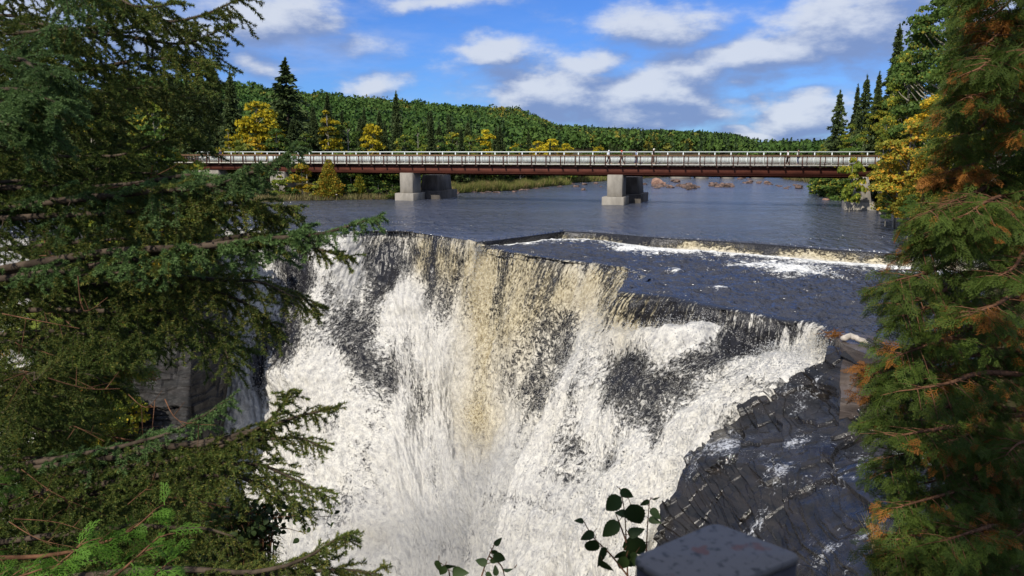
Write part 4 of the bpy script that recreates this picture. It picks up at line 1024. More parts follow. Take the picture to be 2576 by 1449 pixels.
b.build('deck', M['deck'], bridge)
b = MB()
for s in np.arange(S0 + .2, S1, .42): bx(b, s, s + .12, .05, WID - .05, ZD - .20, ZD - .115)
b.build('joist', M['brown_rail'], bridge)['kind'] = 'stuff'
for s0, s1, zt, zb in [(S0, SJ - .25, ZD - .22, 3.72), (SJ + .25, S1, ZD - .22, ZD - 1.20)]:
    b = MB()
    bx(b, s0, s1, .52, .56, zb + .03, zt - .03); bx(b, s0, s1, .36, .72, zt - .03, zt); bx(b, s0, s1, .36, .72, zb, zb + .03)
    b.build('girder', M['rust'], bridge)
b = MB(); s0, s1 = SJ + .25, S1; zb = 3.24
bx(b, s0, s1, WID - .56, WID - .52, zb + .03, ZD - .25); bx(b, s0, s1, WID - .74, WID - .34, zb, zb + .03)
for s in np.arange(s0 + .2, s1, .36): bx(b, s, s + .06, WID - .66, WID - .56, zb + .03, ZD - .3)
for s in np.arange(s0 + .2, s1, 1.8): bx(b, s, s + .16, WID - .72, WID - .56, zb + .03, ZD - .3)
o = b.build('girder', M['rust'], bridge); o['label'] = 'deeper far side girder with vertical ribs'
b = MB(); bx(b, 0, .12, -.10, .52, ZD - .34, ZD - .21); bx(b, .02, .10, .30, .52, ZD - .55, ZD - .34)
br0 = b.build('bracket', M['brown_rail'], bridge); 
bays = list(np.arange(S0 + .3, SJ - 1, 2.0)) + [SJ - .25, SJ + .25] + list(np.arange(SJ + 1.9, S1 - .3, 1.8))
def dup(o, s, name=None):
    c = o.copy(); COL.objects.link(c); c.parent = bridge; c.location = Vector(BD * s); return c
b = MB(); bx(b, -.06, .06, -.10, .02, ZD - .36, ZD + 1.06)
p0 = b.build('post', M['brown_rail'], bridge)
b = MB(); bx(b, -.055, .055, WID - .02, WID + .09, ZD - .30, ZD + 1.36)
q0 = b.build('post', M['white_rail'], bridge); q0['label'] = 'pale far side post'
# one bay of bars, near and far
b = MB()
bx(b, .06, 1.74, -.05, -.01, ZD + .12, ZD + .16); bx(b, .06, 1.74, -.05, -.01, ZD + .22, ZD + .26); bx(b, .06, 1.74, -.05, -.01, ZD + .76, ZD + .80)
bx(b, .42, .52, -.07, .0, ZD + .0, ZD + .92)
for s in np.arange(.16, 1.74, .14): bx(b, s, s + .018, -.04, -.02, ZD + .12, ZD + .78)
pp0 = b.build('rail_panel', M['brown_rail'], bridge)
b = MB()
bx(b, .055, 1.745, WID + .0, WID + .05, ZD + .12, ZD + .18); bx(b, .055, 1.745, WID + .0, WID + .05, ZD + .80, ZD + .86)
for s in np.arange(.12, 1.74, .11): bx(b, s, s + .08, WID + .0, WID + .04, ZD + .12, ZD + .84)
qq0 = b.build('rail_panel', M['white_rail'], bridge); qq0['label'] = 'pale far side rail panel'
first = True
for i, s in enumerate(bays):
    nxt = bays[i + 1] - s if i + 1 < len(bays) else 1.8
    if first:
        for o in (br0, p0, pp0, q0, qq0): o.location = Vector(BD * s)
        first = False; continue
    dup(br0, s); dup(p0, s)
    if i % 1 == 0: dup(q0, s - .45)
    if nxt > 1: dup(pp0, s); dup(qq0, s - .45)
b = MB(); bx(b, S0, S1, -.16, -.103, ZD + .86, ZD + 1.04); bx(b, S0, S1, -.14, .04, ZD + 1.062, ZD + 1.10)
b.build('handrail', M['wood_rail'], bridge)
b = MB(); bx(b, S0 + 2, S1, WID - .04, WID + .10, ZD + 1.362, ZD + 1.46)
o = b.build('handrail', M['white_rail'], bridge); o['label'] = 'pale metal top rail on the far side'
bridge_origin = bp(0, 0, ZD)

def pier(label, xD, parts):
    pass
def pier_thing(s, label, spec):
    """spec: list of (name, s0, s1, o0, o1, z0, z1, taper, material)"""
    base = bp(s, 0, 0); t = thing('bridge_pier', label, 'pier', base, 0)
    for nm, s0, s1, o0, o1, z0, z1, tp, m in spec:
        b = MB(); c = BD * (s0 + s1) / 2 + BN * (o0 + o1) / 2 + np.array([0, 0, (z0 + z1) / 2])
        q = np.array([[x, y, z] for x in (-1, 1) for y in (-1, 1) for z in (-1, 1)], float) * np.array([(s1 - s0) / 2, (o1 - o0) / 2, (z1 - z0) / 2])
        top = q[:, 2] > 0; q[top, 0] *= tp; q[top, 1] *= (1 + tp) / 2
        q = q @ BA + c
        b.add(q, [[0, 1, 3, 2], [4, 6, 7, 5], [0, 4, 5, 1], [2, 3, 7, 6], [0, 2, 6, 4], [1, 5, 7, 3]])
        o = b.build(nm, M[m], t)
        bv = o.modifiers.new('bevel', 'BEVEL'); bv.width = .05; bv.segments = 1
    return t
ZG = ZD - 1.22
def s_of(xD):        # distance along the bridge line for a column of the photograph
    a = (xD - 1288) / 1984.0
    # X = s*BD.x ; Y = 95.5 + s*BD.y ; X = a*Y
    return a * 95.5 / (BD[0] - a * BD[1])
for xD, lb in [(1549, 'tall pale concrete pier in mid river under the walkers'), (1020, 'tall pale concrete pier beside the grassy spit')]:
    s = s_of(xD)
    t = pier_thing(s, lb, [('shaft', -.95, .85, .1, 2.6, .9, ZG, 1.0, 'concrete'), ('footing', -1.45, 1.15, -.45, 3.2, -2.2, .92, 1.0, 'concrete')])
for xD, lb in [(1568, 'old dark stone pier close behind the mid river concrete pier'), (1047, 'old dark stone pier close behind the pier by the spit')]:
    s = s_of(xD)
    w_ = .95 if xD > 1300 else .9
    t = pier_thing(s, lb, [('shaft', -1.6 * w_, 1.2 * w_, 4.2, 9.0, .9, 3.1, .86, 'concrete_d'), ('footing', -1.9 * w_, 1.7 * w_, 3.6, 9.8, -2.2, 1.05, 1.0, 'concrete_d')])
t = pier_thing(s_of(2176), 'tapered concrete abutment pier standing in the water at the right end', [('shaft', -1.25, 1.05, .0, 3.0, .75, ZG, .62, 'concrete'), ('footing', -1.6, 1.5, -.6, 3.6, -2.2, .78, 1.0, 'concrete')])
t = pier_thing(SJ + .0, 'short concrete pier under the joint of the left span', [('shaft', -1.1, 1.2, .2, 3.0, .2, 3.50, 1.0, 'concrete'), ('footing', -1.6, 1.7, -.3, 3.5, -1, .25, 1.0, 'concrete')])
t = pier_thing(-46.5, 'low concrete abutment under the left end of the bridge', [('shaft', -1.4, 3.2, .5, 3.0, .0, 3.70, 1.0, 'concrete'), ('footing', -1.8, 3.6, .1, 3.4, -1, .2, 1.0, 'concrete')])
# far road bridge of which the piers show
far = thing('far_bridge', 'distant low bridge, only its stubby piers visible under the footbridge', 'bridge', (0, 0, 0))
b = MB(); x0, x1 = at_z(1670, 455)[0], at_z(1990, 455)[0]
b.box(((40 + 66) / 2, 186, 3.0), (16, 2.2, .45)); b.build('deck', M['concrete_d'], far)
for xa, xb in [(1690, 1737), (1753, 1781), (1820, 1845), (1895, 1920)]:
    A_, B_ = (xa - 1288) / 1970 * 184, (xb - 1288) / 1970 * 184
    b = MB(); b.box(((A_ + B_) / 2, 185.5, .5), ((B_ - A_) / 2, 2.0, 2.03)); o = b.build('pier', M['concrete'], far)

# ------------------------------------------------------------------ walkers
def skin_mesh(name, verts, edges, radii, m, parent, sub=1):
    me = bpy.data.meshes.new(name); me.from_pydata([tuple(v) for v in verts], edges, []); me.materials.append(m)
    o = bpy.data.objects.new(name, me); COL.objects.link(o); o.parent = parent
    sk = o.modifiers.new('skin', 'SKIN'); sk.use_smooth_shade = True
    for i, r in enumerate(radii):
        d = me.skin_vertices[0].data[i]; d.radius = r if isinstance(r, tuple) else (r, r); d.use_root = (i == 0)
    ss = o.modifiers.new('sub', 'SUBSURF'); ss.levels = sub; ss.render_levels = sub
    return o
def flat(name, c, rough=.8):
    k = 'cl_' + name
    if k not in M: M[k] = principled(name, c, rough, .2, var=.12, scale=8)
    return M[k]
def person(xD, off, face, label, h, top, legs, hair, stride=.0, lean=0.0, shorts=False, hat=None, rail=False, brim=False, skin=(.45, .27, .19), zoff=0.0):
    """face = +1 walks to the right, -1 to the left"""
    s = s_of(xD); base = bp(s, off, ZD + .013)
    ang = math.atan2(BD[1], BD[0]) + (0 if face > 0 else math.pi)
    t = thing('person', label, 'person', base, ang)
    k = h / 1.75; sk = flat('skin', skin)
    hip = (0, 0, .92); chest = (lean * .5, 0, 1.28); neck = (lean * .8, 0, 1.47); head = (lean * 1.1 + .02, 0, 1.60); crown = (lean * 1.15 + .02, 0, 1.68)
    V = [hip, (lean * .25, 0, 1.08), chest, neck, (lean * 1.0 + .01, 0, 1.54), head, crown]; E_ = [(0, 1), (1, 2), (2, 3), (3, 4), (4, 5), (5, 6)]; R_ = [(.13, .15), (.11, .14), (.11, .17), (.06, .06), (.055, .055), (.095, .08), (.07, .06)]
    legI = []; armI = []
    for sd, f in ((1, stride), (-1, -stride)):
        n0 = len(V); kn = (f * .45 + .05, sd * .10, .50); an = (f * .95 - .02, sd * .10, .09); toe = (f * .95 + .15, sd * .11, .035)
        V += [(f * .05, sd * .10, .86), kn, an, toe]; E_ += [(0, n0), (n0, n0 + 1), (n0 + 1, n0 + 2), (n0 + 2, n0 + 3)]; R_ += [.095, .062, .042, .038]; legI.append(n0)
    for sd, f in ((1, -stride), (-1, stride)):
        n0 = len(V); sh = (lean * .65, sd * .19, 1.41)
        if rail: el = (lean * .6 + .12, sd * .26, 1.18); ha = (lean * .6 + .38, sd * .18, 1.14)
        else: el = (lean * .4 + f * .30 - .02, sd * .25, 1.15); ha = (lean * .4 + f * .62 + .10, sd * .24, .93)
        tip = tuple(np.array(ha) + (np.array(ha) - np.array(el)) * .32)
        V += [sh, el, ha, tip]; E_ += [(2, n0), (n0, n0 + 1), (n0 + 1, n0 + 2), (n0 + 2, n0 + 3)]; R_ += [.055, .042, .03, .022]; armI.append(n0)
    V = np.array(V) * k
    R_ = [tuple(x * k for x in r) if isinstance(r, tuple) else r * k for r in R_]
    skin_mesh('body', V, E_, R_, sk, t)
    # shirt or jacket
    def sub(idx, rmul, name, m, pairs, sub=1):
        skin_mesh(name, [V[i] for i in idx], pairs, [(lambda r: tuple(x * rmul + .018 for x in r) if isinstance(r, tuple) else r * rmul + .018)(R_[i]) for i in idx], m, t, sub)
    a0, a1 = armI
    tc = flat('cloth_%d' % int(abs(top[0] * 900 + top[1] * 50 + top[2] * 7)), top)
    V2 = [V[1] - np.array([0, 0, .12 * k])] + [V[i] for i in (2, 3)] + [V[a0], V[a0 + 1], V[a0 + 2], V[a1], V[a1 + 1], V[a1 + 2]]
    skin_mesh('jacket' if max(top) < .5 else 'shirt', V2, [(0, 1), (1, 2), (1, 3), (3, 4), (4, 5), (1, 6), (6, 7), (7, 8)], [(.14 * k, .18 * k), (.14 * k, .20 * k), (.07 * k, .08 * k), .08 * k, .062 * k, .045 * k, .08 * k, .062 * k, .045 * k], tc, t)
    lc = flat('cloth_%d' % int(abs(legs[0] * 900 + legs[1] * 50 + legs[2] * 7)), legs)
    l0, l1 = legI
    if shorts:
        V3 = [V[0] + np.array([0, 0, .04]), V[l0], V[l0] * .35 + V[l0 + 1] * .65, V[l1], V[l1] * .35 + V[l1 + 1] * .65]; R3 = [(.15 * k, .17 * k), .11 * k, .10 * k, .11 * k, .10 * k]
        skin_mesh('shorts', V3, [(0, 1), (1, 2), (0, 3), (3, 4)], R3, lc, t)
    else:
        V3 = [V[0] + np.array([0, 0, .04]), V[l0], V[l0 + 1], V[l0 + 2], V[l1], V[l1 + 1], V[l1 + 2]]; R3 = [(.15 * k, .17 * k), .115 * k, .085 * k, .065 * k, .115 * k, .085 * k, .065 * k]
        skin_mesh('trousers', V3, [(0, 1), (1, 2), (2, 3), (0, 4), (4, 5), (5, 6)], R3, lc, t)
    b = MB()
    hc = V[5] + np.array([-.02, 0, .035]) * k
    th = np.linspace(0, math.pi * .62, 6); ph = np.linspace(0, 2 * math.pi, 12, endpoint=False)
    G_ = np.array([[(math.sin(a) * math.cos(c) * .118, math.sin(a) * math.sin(c) * .10, math.cos(a) * .115 - (.03 if math.cos(c) < 0 else -.02) * math.sin(a)) for c in ph] for a in th]) * k + hc
    Fq = []
    for i in range(5):
        for j in range(12): Fq.append([i * 12 + j, i * 12 + (j + 1) % 12, (i + 1) * 12 + (j + 1) % 12, (i + 1) * 12 + j])
    b.add(G_.reshape(-1, 3), Fq)
    if brim: b.box(hc + np.array([.14 * k, 0, .03 * k]), (.07 * k, .085 * k, .009))
    b.build('cap' if hat else 'hair', flat('head_%d' % int(hair[0] * 900 + hair[1] * 30 + hair[2] * 5), hair), t, smooth=True)
    return t
t = person(548.5, .55, 1, 'bald person in navy jacket and dark shorts leaning on the rail at the left end', 1.70, (.03, .035, .07), (.03, .028, .03), (.50, .33, .25), stride=.05, lean=.10, shorts=True, rail=True)
t.rotation_euler[2] = math.atan2(BD[1], BD[0]) - math.pi / 2
person(1525, 1.6, 1, 'walker in white cap, light blue top and black trousers, leftmost of the middle four', 1.62, (.62, .70, .80), (.015, .015, .02), (.80, .78, .76), stride=.30, hat=True)
person(1558, 1.6, -1, 'walker with bright red cap, black top and black trousers in mid stride', 1.58, (.035, .03, .035), (.015, .014, .016), (.72, .10, .07), stride=.32, hat=True, brim=True)
person(1595, 1.7, 1, 'dark haired walker in navy and white top with blue jeans, third of the four', 1.62, (.25, .30, .48), (.06, .09, .18), (.02, .016, .014), stride=.18)
person(1638.5, 1.6, 1, 'tall white haired person in black jacket and brown trousers by the second pier', 1.80, (.018, .017, .017), (.16, .12, .10), (.72, .68, .58), stride=.08, lean=.06)
person(1983.5, 1.5, -1, 'dark haired person in white shirt and black trousers near the right end', 1.62, (.85, .84, .86), (.014, .013, .015), (.05, .02, .02), stride=.14)
person(2010.5, 1.5, -1, 'man in grey jacket, black brimmed cap and blue jeans near the right end', 1.76, (.085, .085, .08), (.05, .075, .16), (.016, .013, .012), stride=.02, hat=True, brim=True)

# ------------------------------------------------------------------ river rocks
ROCKS = []
for i in range(5):
    r = np.random.default_rng(300 + i)
    import bmesh
    bm = bmesh.new(); bmesh.ops.create_icosphere(bm, subdivisions=3, radius=1.0)
    P = np.array([v.co[:] for v in bm.verts]); d = 1 + .35 * fbm(P * 1.3 + i * 9, 3) 
    cut = rdir(r, 5)
    for c in cut:
        pr = P @ c; P = P - np.clip(pr - .62, 0, None)[:, None] * c[None] * .85
    P = P * d[:, None]
    for v, q in zip(bm.verts, P): v.co = q
    me = bpy.data.meshes.new('river_rock'); bm.to_mesh(me); bm.free(); me.materials.append(M['boulder']); ROCKS.append(me)
def rock(xD, yD, wpx, label, hr=.5, group=None, big=False, matn=None, idx=None, name='river_rock'):
    X, Y, _ = at_z(xD, yD, 0); s = wpx / 1953.4 * Y / 2
    me = ROCKS[random.randrange(5) if idx is None else idx]
    if matn: me = me.copy(); me.materials[0] = M[matn]
    o = bpy.data.objects.new(name, me); COL.objects.link(o)
    o.location = (X, Y, s * hr * .15); o.scale = (s, s * random.uniform(.7, 1.1), s * hr * random.uniform(.8, 1.2)); o.rotation_euler = (0, 0, random.random() * .6 if big else random.random() * 6.28)
    tag(o, label, 'rock', group); return o
r5 = np.random.default_rng(77)
rock(1655, 466, 34, 'largest tan boulder rising highest in the rock cluster of mid river', .75, big=True, idx=0, matn='boulder_p')
rock(1452, 458, 26, 'rounded grey brown boulder nearest the far grass, left of the mid pier', .6, big=True, idx=1)
rock(2079, 503, 16, 'lone pinkish boulder in the dark water by the right shore', .7, big=True, idx=2, matn='boulder_p')
rock(1832, 470, 26, 'reddish boulder at the right end of the mid river cluster', .7, big=True, idx=3)
rock(1740, 474, 34, 'broad brown boulder in the middle of the cluster', .6, big=True, idx=4)
rock(2008, 474, 26, 'brown boulder near the right shore, below the bridge', .55, big=True, idx=1)
rock(1930, 462, 20, 'small dark boulder right of the cluster', .5, big=True, idx=0)
for i in range(38):
    rock(r5.uniform(1635, 1845), 466 + r5.normal(0, 4.5), r5.uniform(9, 24), 'brown boulder in the crowded mid river cluster', .55, 'boulders of the mid river cluster')
for i in range(22):
    rock(r5.uniform(1425, 1625), 462 + r5.uniform(0, 22) * r5.random(), r5.uniform(7, 20), 'low brown rock left of the mid river pier', .45, 'low rocks left of the mid pier')
for i in range(26):
    x = r5.uniform(1860, 2110); rock(x, np.interp(x, [1860, 2110], [456, 482]) + r5.normal(0, 3), r5.uniform(6, 18), 'low brown rock along the right shore upstream', .5, 'low rocks along the right shore')
for i in range(22):
    x = r5.uniform(1120, 1420); rock(x, np.interp(x, [1120, 1300, 1420], [489, 481, 468]) + r5.uniform(-2, 2), r5.uniform(8, 20), 'flat brown rock at the waterline of the left shore', .35, 'flat rocks at the left waterline')

# ------------------------------------------------------------------ driftwood
def stick(name, pts, rad, m, label, cat, seg=7, parts=None):
    r_ = thing(name, label, cat, pts[0]); P = np.array(pts) - np.array(pts[0])
    b = MB(); k = np.linspace(0, 1, 14); Q = np.stack([np.interp(k, np.linspace(0, 1, len(P)), P[:, j]) for j in range(3)], 1) + fbm(np.stack([k * 6, k, k], 1), 3)[:, None] * rad * .5
    b.tube(Q, np.interp(k, [0, .05, .8, 1], [rad * .5, rad, rad * .8, rad * .35]), seg); b.build('stem', M[m], r_, smooth=True)
    return r_
A_ = at_z(2118, 846, -.98); B_ = at_z(2186, 858, -1.0)
lg = stick('driftwood_log', [A_, ((A_[0] + B_[0]) / 2, (A_[1] + B_[1]) / 2, -.93), B_], .13, 'wood_grey', 'pale bleached driftwood log stranded on the slab at the right of the lip', 'log')
tw = thing('dead_branch', 'rust coloured dead twigs heaped at the left end of the pale log', 'branch', at_z(2098, 846, -1.1))
b = MB(); r = np.random.default_rng(4)
for i in range(60):
    a = r.normal(0, .14, 3); a[2] = abs(a[2]) * .6; c = a + r.normal(0, .22, 3) * np.array([1.5, .8, .5]); b.tube([a, (a + c) / 2 + r.normal(0, .03, 3), c], [.014, .01, .004], 4)
b.build('twig', M['cedar_d'], tw)
for i, (x0, y0, x1, y1) in enumerate([(925, 468, 1000, 478), (915, 474, 960, 470), (955, 484, 1010, 476), (825, 488, 850, 489)]):
    a = at_z(x0, y0, .55); c = at_z(x1, y1, .8)
    stick('driftwood_log', [a, c], .11, 'wood_grey', ['longest pale drift log lying on the spit under the bridge', 'thin bleached log crossing behind the longest one on the spit', 'leaning grey drift log nearest the tall left pier', 'short white log in the grass below the rusty cedar'][i], 'log')

# ------------------------------------------------------------------ the fence post in front of the viewer
def cap_pts(Z=5.685):
    return [np.array(at_z(x, y, Z)) for x, y in [(1800, 1312), (2022, 1396), (1756, 1500), (1586, 1402)]]
mm, nn2, out = mat('painted_post_cap')
g0 = nn2.new('ShaderNodeNewGeometry').outputs['Position']
n1 = nn2.noise(g0, 95, 5, .65); n2 = nn2.noise(g0, 28, 3, .5)
col = nn2.mix(nn2.ss(n1, .52, .66), (.155, .145, .14, 1), (.05, .05, .05, 1)); col = nn2.mix(nn2.ss(n2, .64, .70), col, (.16, .085, .07, 1))
b_ = nn2.new('ShaderNodeBsdfPrincipled', ins={'Base Color': col, 'Roughness': .6, 'Specular IOR Level': .3}); nn2.l.new(b_.outputs[0], out.inputs[0])
M['cap'] = mm
M['post'] = principled('dark_painted_post', (.045, .04, .05), .6, .3, var=.4, scale=20)
def round_poly(C_, r, k=6):
    out = []
    for i in range(len(C_)):
        p, q, s = C_[i - 1], C_[i], C_[(i + 1) % len(C_)]
        a = q + (p - q) / np.linalg.norm(p - q) * r; c = q + (s - q) / np.linalg.norm(s - q) * r
        for t_ in np.linspace(0, 1, k): out.append((1 - t_) ** 2 * a + 2 * t_ * (1 - t_) * q + t_ ** 2 * c)
    return out
C_ = cap_pts(); cen = sum(C_) / 4
pt = thing('fence_post', 'dark wooden fence post with a speckled blue grey painted cap, close to the viewer', 'post', (cen[0], cen[1], 4.3))
def ring(scale, z, rr):
    return [np.array([cen[0] + (p[0] - cen[0]) * scale, cen[1] + (p[1] - cen[1]) * scale, z]) for p in round_poly(C_, rr)]
def loft(name, rings, m, parent, org):
    n = len(rings[0]); V = np.concatenate(rings) - np.array(org); Fq = [[i * n + j, i * n + (j + 1) % n, (i + 1) * n + (j + 1) % n, (i + 1) * n + j] for i in range(len(rings) - 1) for j in range(n)]
    c = rings[-1]; cc = np.mean(c, 0) - np.array(org); V = np.concatenate([V, [cc]]); k = (len(rings) - 1) * n
    F3 = [[k + j, k + (j + 1) % n, len(V) - 1] for j in range(n)]
    return mesh(name, V, [np.array(Fq), np.array(F3)], m, parent, smooth=False)
ZC = 5.685; org = (cen[0], cen[1], 4.3)
loft('cap', [ring(.90, ZC - .009, .014), ring(1.0, ZC - .008, .014), ring(1.0, ZC - .003, .014), ring(.985, ZC - .0005, .014), ring(.97, ZC, .014)], M['cap'], pt, org)
loft('collar', [ring(1.0, ZC - .075, .014), ring(1.08, ZC - .07, .014), ring(1.09, ZC - .045, .014), ring(1.05, ZC - .036, .014), ring(.99, ZC - .034, .014), ring(.985, ZC - .010, .014)], M['post'], pt, org)
loft('shaft', [ring(.93, 3.4, .012), ring(.93, ZC - .072, .012)], M['post'], pt, org)
rl = thing('fence_rail', 'dark top rail of the fence running off to the right of the post', 'rail', (.42, .72, 5.50))
b = MB(); ax = np.array([[.93, -.36, 0], [.36, .93, 0], [0, 0, 1]]); b.box((0.0, -.06, .085), (.17, .03, .018), ax); b.build('board', M['post'], rl)
# ------------------------------------------------------------------ near spruces on the left
def vec(a): return np.asarray(a, float)
def unit(a): return a / (np.linalg.norm(a, axis=-1, keepdims=True) + 1e-9)
def bough_parts(pts, seed, dens=1.0, size=1.0, nlen=.017, droop=.25, bare=.25):
    """woody tubes and needle triangles of one spruce bough along pts"""
    r = np.random.default_rng(seed); pts = vec(pts)
    t = np.linspace(0, 1, 24); k = np.linspace(0, 1, len(pts))
    C_ = crom(pts, t * (len(pts) - 1))
    C_ += fbm(np.stack([t * 5, t * 0, t * 0 + seed], 1), 3)[:, None] * np.array([[.02, .03, .03]]) * t[:, None]
    L = np.sum(np.linalg.norm(np.diff(C_, axis=0), axis=1))
    mb = MB(); mb.tube(C_, np.interp(t, [0, 1], [.004 + .007 * L, .0025]), 6)
    S0, S1 = [], []                      # needle bearing shoots
    n2 = int(L / .050 * dens)
    up = np.array([0, 0, 1.])
    for i in range(n2):
        u = bare * .5 + (1 - bare * .5) * (i + r.random()) / n2
        p = np.array([np.interp(u, t, C_[:, j]) for j in range(3)])
        j = min(22, int(u * 23)); ax = unit(C_[j + 1] - C_[j])
        sd = unit(np.cross(ax, up)) * (1 if i % 2 else -1)
        l2 = size * (.13 + .42 * (1 - u) ** .8 * min(1, u * 3 + .25)) * r.uniform(.55, 1.15)
        d = unit(ax * r.uniform(.5, 1.0) + sd * r.uniform(.6, 1.0) + up * r.uniform(-.95, .45))
        m1 = p + d * l2 * .5 + up * (-droop * l2 * .15); e = p + d * l2 + up * (-droop * l2)
        mb.tube([p, m1, e], [.0035, .0025, .0012], 3)
        S0 += [p + (m1 - p) * (.35 if u < bare else .1), m1]; S1 += [m1, e]
        n3 = int(l2 / .055)
        for q in range(n3):
            v = (.15 + .8 * (q + r.random()) / max(1, n3)); b0 = p * (1 - v) ** 2 + 2 * v * (1 - v) * m1 + v * v * e
            sd2 = unit(np.cross(d, up)) * (1 if q % 2 else -1)
            l3 = l2 * (.18 + .42 * (1 - v)) * r.uniform(.5, 1.1)
            d3 = unit(d * .75 + sd2 * .8 + up * r.uniform(-.8, .5))
            if l3 > .02: S0.append(b0); S1.append(b0 + d3 * l3 + up * (-.1 * l3))
    # the leader
    for j in range(7, 23): S0.append(C_[j]); S1.append(C_[j + 1])
    S0 = vec(S0); S1 = vec(S1); ln = np.linalg.norm(S1 - S0, axis=1)
    cnt = np.maximum(3, (ln * 950).astype(int)); idx = np.repeat(np.arange(len(ln)), cnt); n = len(idx)
    f = r.random(n); P = S0[idx] + (S1 - S0)[idx] * f[:, None]; ax = unit((S1 - S0)[idx])
    rad = unit(np.cross(ax, rdir(r, n))); rad = unit(rad + np.array([0, 0, .25]))
    d = unit(ax * .65 + rad * .85) * (nlen * r.uniform(.75, 1.2, (n, 1)))
    w = unit(np.cross(d, rdir(r, n))) * .0027
    V = np.stack([P - w, P + w, P + d], 1).reshape(-1, 3)
    return mb, V
def near_bough(parent, org, pts, seed, m, **kw):
    mb, V = bough_parts(pts, seed, **kw)
    Vw = np.concatenate(mb.v); Fw = np.concatenate(mb.f); nw = len(Vw)
    Ft = np.arange(len(V)).reshape(-1, 3) + nw
    mi = np.concatenate([np.zeros(len(Fw)), np.ones(len(Ft))])
    o = mesh('branch', np.concatenate([Vw, V]) - vec(org), [Fw, Ft], [M['bark'], m], parent, mi=mi)
    return o
def D3(L): return [at_y(*p) for p in L]
TR = [(-330, 5.2), (-260, 6.4)]
trees = []
for i, (xd, Y) in enumerate(TR):
    X = (xd - 1288) / 1900 * Y
    org = (X, Y, 1.5)
    t = thing('spruce_tree', ['near spruce whose long dark boughs fill the left side of the picture', 'second near spruce standing just behind the first at the left edge'][i], 'spruce', org, 0)
    b = MB(); z = np.linspace(-1, 11, 12); b.tube(np.stack([.03 * np.sin(z), .03 * np.cos(z * .8), z], 1), np.interp(z, [-1, 11], [.13, .04]), 9)
    b.build('trunk', M['bark'], t, smooth=True); trees.append((t, org))
